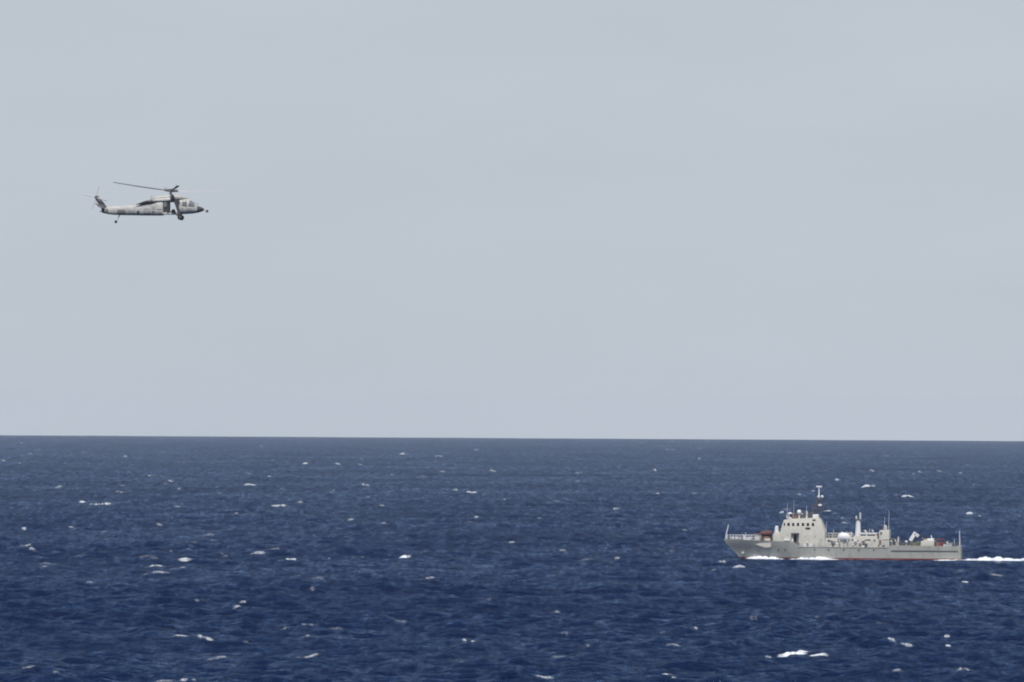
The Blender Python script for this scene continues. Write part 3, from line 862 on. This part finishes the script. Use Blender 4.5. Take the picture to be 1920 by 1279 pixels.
# after raised house
MB().prism(poly([(1727, 1025), (1727.5, 1013), (1730, 1012.5), (1746, 1012), (1752.3, 1012), (1752.3, 1025)]), -3.35, 3.2, 0.02, 0.05).build('stern_house', M_HOUSE, ship, smooth=30)
MB().box(sx(1739), sx(1751.8), -2.9, -0.6, sz(1012.2), sz(1008), 0.1).build('liferaft_canister', M_WHITE, ship, smooth=30)
MB().tube([(sx(1747), -1.6, sz(1008)), (sx(1746), -1.6, sz(1001.5))], [0.14, 0.06], 8).build('deck_post', M_GREYL, ship)
mb = MB()
mb.box(sx(1753.5), sx(1756), -2.9, -1.8, sz(1023), sz(1015), 0.1)
mb.build('fuel_drum', M_DARK, ship)
for (px, y) in ((1758.2, -2.8), (1765.6, -2.7)):
    MB().tube([(sx(px), y, sz(1024.5)), (sx(px), y, sz(1020)), (sx(px), y, sz(1014.2))], [0.36, 0.37, 0.36], 14).build('fuel_drum', M_ORANGE if px < 1760 else M_RED, ship, smooth=40)
MB().tube([(sx(1761.8), -2.6, sz(1024.5)), (sx(1761.8), -2.6, sz(1016))], 0.34, 14).build('fuel_drum', M_RUST, ship, smooth=40)
slab(sx(1754), sz(1011), sx(1769), sz(1009), 0.35, -2.0, 1.0, 'canopy', M_REDCAN, ship)
MB().box(sx(1775.3), sx(1786), -3.2, -1.5, sz(1024), sz(1017.3), 0.06).build('deck_box', M_GREYL, ship)
MB().box(sx(1768.5), sx(1774), -2.0, 0.5, sz(1023), sz(1018), 0.06).build('deck_box', M_DKGREY, ship)
MB().tube([(sx(1799.8), -2.5, sz(1024)), (sx(1799.3), -2.5, sz(993))], [0.13, 0.07], 8).build('ensign_staff', M_GREYL, ship)
# --- foredeck
MB().tube([(sx(1361), 0, sz(1013)), (sx(1362.3), 0, sz(1000)), (sx(1365.8), 0, sz(985))], [0.2, 0.13, 0.09], 8).build('jackstaff', M_GREYL, ship)
for side in (-1, 1):
    mb = MB()
    rail = [sx(1364) + i * (sx(1428) - sx(1364)) / 12 for i in range(13)]
    edge = [side * max(0.05, half_beam(x, 4.0) - 0.15) for x in rail]
    for x, y in zip(rail, edge):
        mb.tube([(x, y, 4.0), (x, y, 5.05)], 0.045, 6)
    for z in (4.5, 5.05):
        mb.tube([(x, y, z) for x, y in zip(rail, edge)], 0.035, 6)
    mb.build('bow_railing', M_GREYL, ship)
for (px, y) in ((1374, 0.0), (1381, -0.4), (1396, -1.0), (1406, -1.3)):
    MB().box(sx(px) - 0.3, sx(px) + 0.3, y - 0.4, y + 0.4, 3.3, sz(1007.5), 0.1).build('bollard', M_GREYL, ship)
mb = MB().box(sx(1416), sx(1425.5), -1.7, 1.7, 3.2, sz(1006.5), 0.06)
mb.build('deck_house_front', M_HOUSE, ship)
# gun under a dark red canvas cover
g = MB().tube([(sx(1437), 0, 3.2), (sx(1437), 0, sz(1006.5))], [1.3, 1.0], 18).build('foredeck_gun', M_RUST, ship, smooth=40)
cv = []
for (px, z0, z1, w) in ((1410.5, 1002.8, 1001.6, .12), (1418, 1003.2, 1001.0, .2), (1424, 1004, 1000.2, .4), (1427, 1006, 997.5, 1.0), (1434, 1006.4, 995.6, 1.25), (1441, 1006.0, 995.0, 1.2), (1446.5, 1005.6, 997.0, .9), (1448.2, 1004, 1000, .4)):
    cv.append((sx(px), sz(z0), sz(z1), w, 2.3))
gc = MB().rings(loft(cv)).build('canvas_cover', M_REDCAN, g, smooth=50)
MB().box(sx(1435), sx(1446), -2.6, -1.4, 3.2, sz(1010.2), 0.1).build('ammunition_locker', M_HOUSE, ship)
MB().box(sx(1427), sx(1430.5), -1.9, -1.3, 3.2, sz(1004.5), 0.05).build('ready_locker', M_DKGREY, ship)
MB().box(sx(1448.3), sx(1450.6), -2.7, 2.7, 3.2, sz(1004), 0.03).build('breakwater', M_DKGREY, ship)
# anchor in its recess near the stem
ax, az_ = sx(1393.5), sz(1036)
yb = -half_beam(ax, az_) - 0.08
MB().tube([(ax, yb, az_ + 0.35), (ax, yb, az_ - 0.3)], 0.07, 6).tube([(ax - 0.35, yb, az_ - 0.05), (ax, yb - .03, az_ - 0.35), (ax + 0.35, yb, az_ - 0.05)], 0.08, 6).build('anchor', M_GREYL, ship)
# deck-edge railing posts amidships
mb = MB()
for i in range(20):
    px = 1500 + i * 7.4
    if 1486 < px < 1648:
        x = sx(px); yb = -(half_beam(x, 2.7) - 0.08)
        mb.tube([(x, yb, 2.65), (x, yb, 3.55)], 0.035, 5)
pts = [(sx(px), -(half_beam(sx(px), 2.7) - 0.08), 3.55) for px in range(1500, 1642, 8)]
mb.tube(pts, 0.03, 5)
mb.build('side_railing', M_GREYL, ship)

# small fittings: vents, pipes, boxes and aerials scattered over the houses and decks
rc = random.Random(21)
def clutter(px0, px1, py_base, hmin, hmax, y0, y1, count):
    for _ in range(count):
        px = rc.uniform(px0, px1); y = rc.uniform(y0, y1); h = rc.uniform(hmin, hmax); w = rc.uniform(0.12, 0.5)
        mat = rc.choice([M_GREYL, M_DKGREY, M_HOUSE, M_DKGREY, M_GREYL, M_HULL, M_HOUSE, M_RUST])
        z = sz(py_base)
        kind = rc.choice(['locker', 'vent', 'pipe', 'vent'])
        if kind == 'locker':
            MB().box(sx(px) - w, sx(px) + w, y - 0.3, y + 0.3, z, z + h * 0.6, 0.04).build('locker', mat, ship)
        elif kind == 'vent':
            MB().tube([(sx(px), y, z), (sx(px), y, z + h * 0.7), (sx(px) - 0.1, y, z + h * 0.85), (sx(px) - 0.35, y, z + h * 0.85)], [0.12, 0.12, 0.16, 0.22], 10).build('vent', mat, ship, smooth=50)
        else:
            MB().tube([(sx(px), y, z), (sx(px), y, z + h * 1.3)], 0.05, 7).build('pipe', mat, ship)
clutter(1474, 1532, 972, 0.6, 1.5, -2.6, 1.5, 12)
clutter(1552, 1600, 1008, 0.5, 1.4, -3.0, 2.0, 14)
clutter(1616, 1644, 998.6, 0.3, 1.0, -2.4, 2.0, 6)
clutter(1650, 1667, 993, 0.3, 1.0, -2.4, 2.0, 5)
clutter(1671, 1706, 1024, 0.9, 1.9, -3.0, 2.0, 9)
clutter(1729, 1750, 1012, 0.3, 0.9, -2.4, 2.0, 5)
clutter(1768, 1796, 1024, 0.8, 1.5, -3.0, 2.0, 8)
clutter(1384, 1418, 1018, 0.9, 1.7, -1.4, 1.2, 10)
clutter(1500, 1546, 1025, 0.5, 1.6, -3.75, -3.6, 6)
clutter(1552, 1645, 1025, 0.5, 1.9, -3.75, -3.5, 16)
# busier mast: yards with short aerials and stays down to the decks
for (py, hw) in ((946, 1.6), (951, 1.2), (958, 1.9)):
    mb = MB().tube([(sx(1534.5) - hw, 0, sz(py)), (sx(1534.5) + hw, 0, sz(py))], 0.05, 6)
    for k in (-1, -0.55, 0.6, 1):
        mb.tube([(sx(1534.5) + hw * k, 0, sz(py)), (sx(1534.5) + hw * k, 0, sz(py - 3.5))], 0.04, 5)
    mb.build('yard', M_DKGREY, mast)
for (a, b) in (((1532, 930), (1473, 972)), ((1538, 930), (1606, 975)), ((1538, 940), (1655, 994)), ((1612, 962), (1668, 993))):
    MB().tube([(sx(a[0]), 0, sz(a[1])), (sx(b[0]), 0, sz(b[1]))], 0.02, 5).build('stay_wire', M_DKGREY, ship)
# bar added along the midship deck edge for its shadow line, and a few more openings
for side in (-1, 1):
    pts = [(sx(px), side * (half_beam(sx(px), 2.6) + 0.02), 2.62) for px in range(1498, 1668, 6)]
    MB().tube(pts, 0.07, 6).build('shadow_line_bar', M_HULL, ship, smooth=40)
for (px, py, w, h, m_) in ((1556, 1013, 5, 3, M_DKGREY), (1566, 1019, 4.5, 9, M_DKGREY), (1604, 1016, 6, 3.5, M_HULL), (1619, 1018, 4, 8, M_DKGREY), (1630, 1011, 8, 1.6, M_DKGREY), (1641, 1012, 3, 3, M_DKGREY), (1600, 1011, 3, 3, M_DKGREY)):
    MB().box(sx(px) - w / S / 2, sx(px) + w / S / 2, -3.36, -3.2, sz(py + h / 2), sz(py - h / 2), 0.01).build('hatch', m_, house)
for (px, py, w, h) in ((1478, 1003, 3, 3), (1512, 1006, 3, 3), (1530, 1006, 3, 3), (1541, 1014, 4, 9), (1471, 1008, 2.6, 2.6)):
    yo = -side_y(sz(py))
    MB().box(sx(px) - w / S / 2, sx(px) + w / S / 2, yo - 0.04, yo + 0.05, sz(py + h / 2), sz(py - h / 2), 0.01).build('hatch', M_HULL, bridge)
# portholes and rust runs on the hull
for px in (1462, 1474, 1530, 1556, 1584, 1612, 1640):
    x = sx(px); z = 2.05; yb = -half_beam(x, z)
    MB().tube([(x, yb - 0.04, z), (x, yb + 0.1, z)], 0.16, 14).build('porthole', M_DARK, ship)

# ------------------------------------------------------------------ bow wave and wake
def to_world(u, v):
    c, s = math.cos(SHIP_YAW), math.sin(SHIP_YAW)
    return (SHIP_C[0] + u * c - v * s, SHIP_C[1] + u * s + v * c)
def lane(px0, px1, voff, hfun, wd, cover, sd, n=80):
    pts, hh = [], []
    for i in range(n):
        px = px0 + (px1 - px0) * i / (n - 1)
        u = sx(px)
        v = -(half_beam(u, 0.3) if u < XS else 0) - voff if voff is not None else 0.0
        pts.append(to_world(u, v)); hh.append(hfun(px))
    add_ridge(pts, hh, wd, cover * 1.15, sd)
def bump(px, segs):
    if px <= segs[0][0]: return segs[0][1]
    for (a, ha), (b, hb_) in zip(segs, segs[1:]):
        if px <= b: return ha + (hb_ - ha) * (px - a) / (b - a)
    return segs[-1][1]
lane(1398, 1473, 0.5, lambda p: bump(p, [(1398, .75), (1408, .85), (1425, .6), (1450, .65), (1473, .5)]), 1.3, 1.0, 31)
lane(1400, 1478, 1.3, lambda p: .32, 1.3, 0.62, 32)
lane(1396, 1470, 0.3, lambda p: 1.0, 0.8, 0.40, 38)
lane(1486, 1580, 0.3, lambda p: 0.8, 0.8, 0.40, 39)
lane(1560, 1740, 0.5, lambda p: .16, 0.8, 0.36, 40)
lane(1480, 1576, 0.5, lambda p: bump(p, [(1480, .2), (1500, .55), (1530, .75), (1555, .5), (1576, .25)]), 1.3, 0.95, 33)
lane(1476, 1600, 1.4, lambda p: .26, 1.2, 0.55, 34)
lane(1740, 1812, 0.6, lambda p: bump(p, [(1740, .12), (1760, .2), (1812, .25)]), 0.9, 0.8, 35)
for s_ in (1, ):
    mirror = [to_world(sx(px), half_beam(sx(px), 0.3) + 0.5) for px in np.linspace(1400, 1576, 80)]
    add_ridge(mirror, 0.5, 1.3, 0.8, 36)
def wake(px0, px1, v0, v1, hsegs, wd, cover, sd, n=110):
    pts, hh = [], []
    for i in range(n):
        t = i / (n - 1); px = px0 + (px1 - px0) * t
        pts.append(to_world(sx(px), v0 + (v1 - v0) * t)); hh.append(bump(px, hsegs))
    add_ridge(pts, hh, wd, cover * 1.15, sd)
wake(1760, 2120, -3.4, -3.0, [(1799, .3), (1812, .45), (1835, .8), (1850, 1.1), (1862, .95), (1880, .9), (1895, .6), (1902, .35), (1930, .75), (2000, .4), (2120, .2)], 3.0, 0.8, 41)
wake(1770, 2200, -0.5, 0.0, [(1806, .35), (1840, .8), (1880, .6), (2200, .2)], 3.6, 0.62, 42)
wake(1770, 2200, 2.5, 3.5, [(1806, .3), (1840, .6), (1880, .4), (2200, .2)], 3.0, 0.5, 43)
wake(1900, 2400, -5, -7, [(1900, .2), (1940, .5), (2100, .3), (2400, .1)], 1.5, 0.7, 44)
flush('wake_foam', 'white bow wave and stern wake churned up along the patrol ship')

# ------------------------------------------------------------------ the helicopter
HM = 86.4                            # zoomed pixels per metre
def hx(u): return (u - 1080) / HM
def hz(v): return (470 - v) / HM
M_BODY = paint('helicopter_grey', (0.40, 0.40, 0.385), 0.55, 0.28, 1.3, streak=0.5, streak_col=(0.22, 0.21, 0.21))
M_BELLY = paint('helicopter_dark_grey', (0.05, 0.05, 0.058), 0.55, 0.2, 1.5)
M_BLADE = paint('blade_grey', (0.36, 0.37, 0.39), 0.5, 0.15, 1.0)
M_TBLADE = paint('tail_blade_grey', (0.47, 0.48, 0.50), 0.5, 0.1, 1.0)
M_BLACK = paint('exhaust_black', (0.012, 0.012, 0.013), 0.6, 0.2, 3)
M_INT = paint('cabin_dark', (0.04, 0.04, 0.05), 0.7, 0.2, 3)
M_TYRE = paint('tyre_rubber', (0.02, 0.02, 0.02), 0.8, 0.2, 3)
M_SMUDGE = paint('grey_marking', (0.16, 0.16, 0.16), 0.6, 0.35, 1.8)
M_CANOPY = paint('canopy_glass', (0.14, 0.15, 0.16), 0.12, 0.1, 2, spec=0.6)

d = ray(150 + 1080 / 6.4, 320 + 470 / 6.4)
DIST = FPX / 13.5
t_ = DIST / d.y
heli = empty('helicopter', (d.x * t_, d.y * t_, CAM_H + d.z * t_), (0, 0, math.radians(0)))
heli.rotation_euler = (0, math.radians(0), math.radians(-2.0))
props(heli, 'pale grey naval helicopter flying nose right with open cabin door and wheels down', 'helicopter')

# tail boom and rear body
rear = [(hx(292), hz(510), hz(458), .17, 2.0), (hx(310), hz(520), hz(444), .25, 2.1), (hx(340), hz(528), hz(437), .33, 2.2), (hx(400), hz(534), hz(430), .42, 2.3), (hx(500), hz(538), hz(422), .52, 2.4),
        (hx(600), hz(539), hz(416), .66, 2.6), (hx(680), hz(540), hz(410), .86, 2.8), (hx(740), hz(541), hz(402), .98, 3.2), (hx(800), hz(541), hz(382), 1.05, 3.6), (hx(900), hz(541), hz(362), 1.1, 4.0), (hx(1002), hz(540), hz(356), 1.12, 4.2)]
body = MB().rings(loft(rear, 32)).build('fuselage', M_BODY, heli, smooth=40)
# cockpit
front = [(hx(1196), hz(524), hz(352), 1.12, 4.0), (hx(1225), hz(522), hz(345), 1.12, 3.6), (hx(1265), hz(521), hz(338), 1.1, 3.2), (hx(1310), hz(518), hz(343), 1.05, 2.9),
         (hx(1345), hz(515), hz(362), .97, 2.7), (hx(1375), hz(511), hz(384), .86, 2.6), (hx(1398), hz(507), hz(402), .76, 2.5), (hx(1410), hz(504), hz(420), .68, 2.4)]
cock = MB().rings(loft(front, 32)).build('cockpit', M_BODY, heli, smooth=40)
nose = [(hx(1408), hz(506), hz(424), .66, 2.3), (hx(1430), hz(500), hz(428), .56, 2.2), (hx(1455), hz(492), hz(436), .42, 2.1), (hx(1478), hz(483), hz(446), .26, 2.0), (hx(1490), hz(474), hz(455), .1, 2.0)]
MB().rings(loft(nose, 24)).build('nose_cone', M_BELLY, heli, smooth=50)
# cabin floor, rear bulkhead, roof and the engine cowling above it
fl = MB().box(hx(998), hx(1200), -1.08, 1.08, hz(528), hz(503), 0.06).build('cabin_floor', M_BODY, heli)
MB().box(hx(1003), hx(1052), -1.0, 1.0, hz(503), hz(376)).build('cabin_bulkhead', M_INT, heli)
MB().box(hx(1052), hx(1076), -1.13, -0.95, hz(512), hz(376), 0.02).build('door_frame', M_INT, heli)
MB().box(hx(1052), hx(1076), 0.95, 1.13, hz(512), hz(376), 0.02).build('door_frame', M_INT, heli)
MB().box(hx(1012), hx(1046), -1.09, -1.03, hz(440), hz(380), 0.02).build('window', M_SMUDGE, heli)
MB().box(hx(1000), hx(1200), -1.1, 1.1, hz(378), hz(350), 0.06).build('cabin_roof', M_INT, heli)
cowl = [(hx(838), hz(372), hz(352), .35, 2.6), (hx(850), hz(380), hz(326), .6, 2.8), (hx(880), hz(375), hz(314), .8, 3.0), (hx(940), hz(368), hz(306), .92, 3.2), (hx(1000), hz(362), hz(297), .95, 3.2), (hx(1080), hz(360), hz(286), .95, 3.0),
        (hx(1150), hz(358), hz(284), .92, 3.0), (hx(1210), hz(358), hz(290), .85, 2.8), (hx(1260), hz(352), hz(306), .7, 2.6), (hx(1290), hz(346), hz(322), .45, 2.4)]
MB().rings(loft(cowl, 28)).build('engine_cowling', M_BODY, heli, smooth=50)
for y in (-1.0, 1.0):
    nac = [(hx(880), hz(378), hz(352), .22, 2.2), (hx(905), hz(382), hz(340), .28, 2.3), (hx(1000), hz(378), hz(332), .30, 2.5), (hx(1070), hz(374), hz(330), .28, 2.4), (hx(1096), hz(368), hz(334), .18, 2.2)]
    e = MB().rings([[(a, b + y * 0.92, c) for (a, b, c) in r_] for r_ in loft(nac, 18)]).build('engine', M_BODY, heli, smooth=50)
    ex = [(hx(672), hz(413), hz(408), .05, 2.2), (hx(710), hz(412), hz(396), .14, 2.2), (hx(760), hz(410), hz(376), .24, 2.3), (hx(805), hz(404), hz(362), .30, 2.4), (hx(850), hz(400), hz(362), .30, 2.4), (hx(890), hz(392), hz(368), .26, 2.3), (hx(925), hz(385), hz(362), .18, 2.2)]
    MB().rings([[(a, b + y * 0.95, c) for (a, b, c) in r_] for r_ in loft(ex, 18)]).build('exhaust', M_BLACK, heli, smooth=50)
MB().box(hx(915), hx(1000), -1.17, -1.0, hz(368), hz(356), 0.02).build('side_fairing', M_BELLY, heli)
MB().prism([(hx(1118), hz(300)), (hx(1132), hz(300)), (hx(1160), hz(372)), (hx(1060), hz(372)), (hx(1060), hz(360)), (hx(1105), hz(350))], -1.3, -0.98, bev=0.02).build('engine_intake', M_BELLY, heli)
# dark pylon bracing from the roof down to the main wheel
for y in (-1.22, 1.22):
    mb = MB()
    mb.prism([(hx(1128), hz(352)), (hx(1158), hz(352)), (hx(1222), hz(520)), (hx(1188), hz(528))], y - 0.1, y + 0.1, bev=0.03)
    mb.build('door_pillar', M_BELLY, heli)
for y in (-1.07, 1.07):
    MB().prism([(hx(1152), hz(376)), (hx(1206), hz(376)), (hx(1210), hz(512)), (hx(1196), hz(512))], y - 0.04, y + 0.04).build('door_edge', M_INT, heli)
# gunner's seat and gun in the doorway
mb = MB().box(hx(1090), hx(1150), -0.9, -0.3, hz(505), hz(488), 0.03).box(hx(1106), hx(1146), -0.95, -0.5, hz(490), hz(466), 0.08).tube([(hx(1100), -1.0, hz(500)), (hx(1164), -1.5, hz(505))], 0.05, 8)
mb.build('door_gun', M_BLACK, heli)
# windows of the cockpit
def hull_y(stations, x, z):
    for a, b in zip(stations, stations[1:]):
        if a[0] <= x <= b[0]:
            t = (x - a[0]) / (b[0] - a[0])
            z0, z1, w, e = [a[i] + (b[i] - a[i]) * t for i in (1, 2, 3, 4)]
            q = abs((z - (z0 + z1) / 2) / ((z1 - z0) / 2))
            return w * max(0.0, 1 - min(1, q) ** e) ** (1 / e)
    return 0.5
def panel(stations, pts, name, mat, par, off=0.02, n=8, sides=(-1,)):
    """a thin patch laid on the side of a lofted body; pts four corners (u, v): bottom left, bottom right, top right, top left"""
    for side in sides:
        bm = bmesh.new(); g = []
        for j in range(n + 1):
            row_ = []
            for i in range(n + 1):
                a, b = i / n, j / n
                u = (pts[0][0] * (1 - a) + pts[1][0] * a) * (1 - b) + (pts[3][0] * (1 - a) + pts[2][0] * a) * b
                v = (pts[0][1] * (1 - a) + pts[1][1] * a) * (1 - b) + (pts[3][1] * (1 - a) + pts[2][1] * a) * b
                x, z = hx(u), hz(v)
                row_.append(bm.verts.new((x, side * (hull_y(stations, x, z) + off), z)))
            g.append(row_)
        for j in range(n):
            for i in range(n):
                bm.faces.new((g[j][i], g[j][i + 1], g[j + 1][i + 1], g[j + 1][i]))
        bmesh.ops.recalc_face_normals(bm, faces=bm.faces[:])
        o = MB().add(bm).build(name, mat, par, smooth=60)
        sm = o.modifiers.new('thick', 'SOLIDIFY'); sm.thickness = 0.015
panel(front, [(1232, 425), (1292, 430), (1285, 362), (1236, 360)], 'window', M_CANOPY, cock, sides=(-1, 1))
panel(front, [(1306, 430), (1385, 432), (1372, 398), (1318, 358)], 'window', M_CANOPY, cock, sides=(-1, 1))
panel(front, [(1330, 362), (1402, 412), (1400, 404), (1326, 354)], 'windscreen', M_BELLY, cock, sides=(-1, 1))
panel(rear, [(686, 520), (716, 520), (716, 484), (690, 486)], 'window', M_BELLY, body, sides=(-1, 1))
panel(rear, [(440, 528), (560, 528), (545, 468), (455, 470)], 'fuselage_marking', M_SMUDGE, body, sides=(-1, 1))
panel(rear, [(300, 512), (345, 525), (335, 462), (305, 460)], 'fuselage_marking', M_SMUDGE, body, sides=(-1, 1))
M_PANEL = paint('panel_grey', (0.31, 0.305, 0.305), 0.6, 0.3, 2.2)
M_PANEL_PALE = paint('panel_pale_grey', (0.47, 0.47, 0.45), 0.6, 0.15, 2.2)
panel(rear, [(770, 528), (850, 528), (850, 448), (770, 446)], 'access_panel', M_PANEL, body, sides=(-1, 1))
panel(rear, [(868, 505), (905, 505), (905, 425), (868, 425)], 'access_panel', M_PANEL, body, sides=(-1, 1))
panel(rear, [(930, 470), (992, 470), (992, 385), (930, 388)], 'access_panel', M_PANEL_PALE, body, sides=(-1, 1))
panel(rear, [(580, 522), (655, 524), (655, 470), (580, 468)], 'access_panel', M_PANEL, body, off=0.012, sides=(-1, 1))
panel(front, [(1215, 512), (1250, 512), (1250, 440), (1215, 440)], 'access_panel', M_PANEL, cock, sides=(-1, 1))
panel(front, [(1300, 500), (1340, 498), (1345, 445), (1300, 445)], 'access_panel', M_PANEL, cock, sides=(-1, 1))
panel(cowl, [(960, 350), (1040, 350), (1040, 318), (960, 320)], 'access_panel', M_PANEL, heli, off=0.02, sides=(-1, 1))
panel(front, [(1330, 512), (1405, 500), (1405, 482), (1345, 492)], 'sensor_housing', M_SMUDGE, cock, sides=(-1, 1))
# sensor ball on its boom ahead of the nose
MB().tube([(hx(1480), 0, hz(468)), (hx(1522), 0, hz(481))], 0.045, 6).build('nose_boom', M_TBLADE, heli)
MB().ball((hx(1526), 0, hz(484)), 0.2).build('sensor_ball', M_DKGREY, heli, smooth=50)
# fin and stabilator
M_FIN = paint('fin_grey', (0.085, 0.085, 0.095), 0.6, 0.35, 1.4)
fin = MB().prism([(hx(262), hz(508)), (hx(300), hz(521)), (hx(334), hz(486)), (hx(318), hz(436)), (hx(262), hz(362)), (hx(214), hz(306)), (hx(166), hz(310)), (hx(178), hz(346)), (hx(250), hz(448))], -0.13, 0.13, bev=0.04).build('tail_fin', M_FIN, heli, smooth=30)
st_ = MB().prism([(hx(298), hz(462)), (hx(292), hz(450)), (hx(196), hz(398)), (hx(192), hz(404)), (hx(240), hz(448))], -2.2, 2.2, bev=0.02).build('stabilator', M_SMUDGE, heli)
MB().box(hx(238), hx(272), -0.1, 0.1, hz(500), hz(488), 0.03).build('tail_bumper', M_SMUDGE, heli)
# tail rotor (starboard side, facing us)
th = MB().tube([(hx(188), 0.0, hz(326)), (hx(188), -0.5, hz(326))], [0.2, 0.14], 14).build('tail_rotor_hub', M_BELLY, heli, smooth=40)
for k in range(4):
    a = math.radians(74 + 90 * k)
    u = Vector((math.cos(a), 0, math.sin(a))); w = Vector((-math.sin(a), 0, math.cos(a)))
    c = Vector((hx(188), -0.45, hz(326)))
    rings = []
    for (r_, ch) in ((0.14, .10), (0.4, .2), (1.0, .22), (1.62, .2), (1.68, .12)):
        p = c + u * r_
        rings.append([p + w * ch / 2 + Vector((0, -.015, 0)), p + Vector((0, -.03, 0)), p - w * ch / 2, p + w * ch / 2 + Vector((0, .015, 0)) * 0.5])
    MB().rings(rings).build('blade', M_TBLADE, th)
# main rotor: mast, hub and four drooping blades in a forward-tilted disc
hubp = Vector((hx(1092), 0, hz(240)))
MB().tube([(hx(1086), 0, hz(292)), (hx(1090), 0, hz(246))], [0.22, 0.13], 14).build('rotor_mast', M_BLADE, heli, smooth=40)
mb = MB().tube([hubp + Vector((0, 0, -0.16)), hubp + Vector((0, 0, 0.16))], [0.62, 0.5], 18).tube([hubp + Vector((0, 0, 0.14)), hubp + Vector((0, 0, 0.26))], [0.28, 0.2], 14)
TILT = math.radians(3.6)
tiltm = Matrix.Rotation(TILT, 3, 'Y')
AZ = [192, 282, 12, 102]
dirs = []
for a in AZ:
    a = math.radians(a)
    dirs.append(Vector((math.cos(a), math.sin(a), 0)))
for u in dirs:
    w = Vector((-u.y, u.x, 0))
    mb.tube([hubp + tiltm @ (u * 0.2), hubp + tiltm @ (u * 1.0 + Vector((0, 0, 0.03)))], [0.2, 0.14], 8)
    mb.tube([hubp + tiltm @ (u * 0.25 + w * 0.22 + Vector((0, 0, -.18))), hubp + tiltm @ (u * 0.8 + w * 0.15 + Vector((0, 0, -.02)))], 0.05, 6)
mh = mb.build('rotor_hub', M_DKGREY, heli, smooth=40)
for u in dirs:
    w = Vector((-u.y, u.x, 0))         # leading edge side (turns anticlockwise seen from above)
    rings = []
    for r_, ch, pit in ((0.85, .2, 14), (1.3, .53, 14), (3.0, .56, 13), (5.0, .56, 11), (7.0, .56, 9), (7.7, .56, 8.5), (8.18, .36, 8)):
        up = 0.045 * r_ + 0.0035 * r_ * r_
        p = u * r_ + Vector((0, 0, up)) - (w * 0.0 if r_ < 7.5 else w * (r_ - 7.5) * 0.35)
        c_, s_ = math.cos(math.radians(pit)), math.sin(math.radians(pit))
        cw = w * c_ + Vector((0, 0, s_)); nn = Vector((0, 0, c_)) - w * s_
        th_ = 0.055
        rings.append([hubp + tiltm @ q for q in (p + cw * ch * .3, p + cw * ch * .12 + nn * th_, p - cw * ch * .3 + nn * th_ * .6, p - cw * ch * .7, p - cw * ch * .3 - nn * th_ * .5, p + cw * ch * .12 - nn * th_ * .7)])
    MB().rings(rings).build('blade', M_BLADE, mh, smooth=30)
# landing gear
for y in (-1.3, 1.3):
    mb = MB().tube([(hx(1205), y * 0.95, hz(520)), (hx(1209), y, hz(562))], [0.16, 0.1], 10).tube([(hx(1140), y * 0.8, hz(515)), (hx(1207), y, hz(558))], [0.1, 0.08], 8)
    g = mb.build('landing_gear', M_BELLY, heli)
    wh = MB().tube([(hx(1210), y - 0.14, hz(562)), (hx(1210), y - 0.1, hz(562)), (hx(1210), y + 0.1, hz(562)), (hx(1210), y + 0.14, hz(562))], [0.30, 0.37, 0.37, 0.30], 24).build('wheel', M_TYRE, g, smooth=40)
    MB().tube([(hx(1208), y - 0.16, hz(562)), (hx(1208), y + 0.16, hz(562))], 0.16, 16).build('wheel_hub', M_DKGREY, g, smooth=40)
tg = MB().tube([(hx(476), 0, hz(534)), (hx(436), 0, hz(612))], [0.09, 0.05], 8).build('tail_wheel_strut', M_TBLADE, heli)
MB().tube([(hx(430), -0.1, hz(618)), (hx(430), 0.1, hz(618))], 0.2, 20).build('wheel', M_TYRE, tg, smooth=40)
for (u, h_) in ((858, 20), (1004, 12)):
    MB().prism([(hx(u - 9), hz(cowl[1][2] * 0 + 322)), (hx(u + 8), hz(322)), (hx(u + 2), hz(322 - h_)), (hx(u - 5), hz(322 - h_))], -0.03, 0.03).build('blade_antenna', M_BLADE, heli)
mb = MB().tube([(hx(1406), -0.25, hz(400)), (hx(1422), -0.25, hz(396))], 0.04, 6)
mb.build('pitot_tube', M_DKGREY, heli)

# ------------------------------------------------------------------ haze over the sea
HAZE_D = 1.7e-5
mb = MB().box(-26000, 26000, -26000, 26000, -75, 70)
hz_ = mb.build('haze', mat_haze(HAZE_D))
props(hz_, 'thin pale sea haze softening the water towards the horizon', 'haze', kind='stuff')
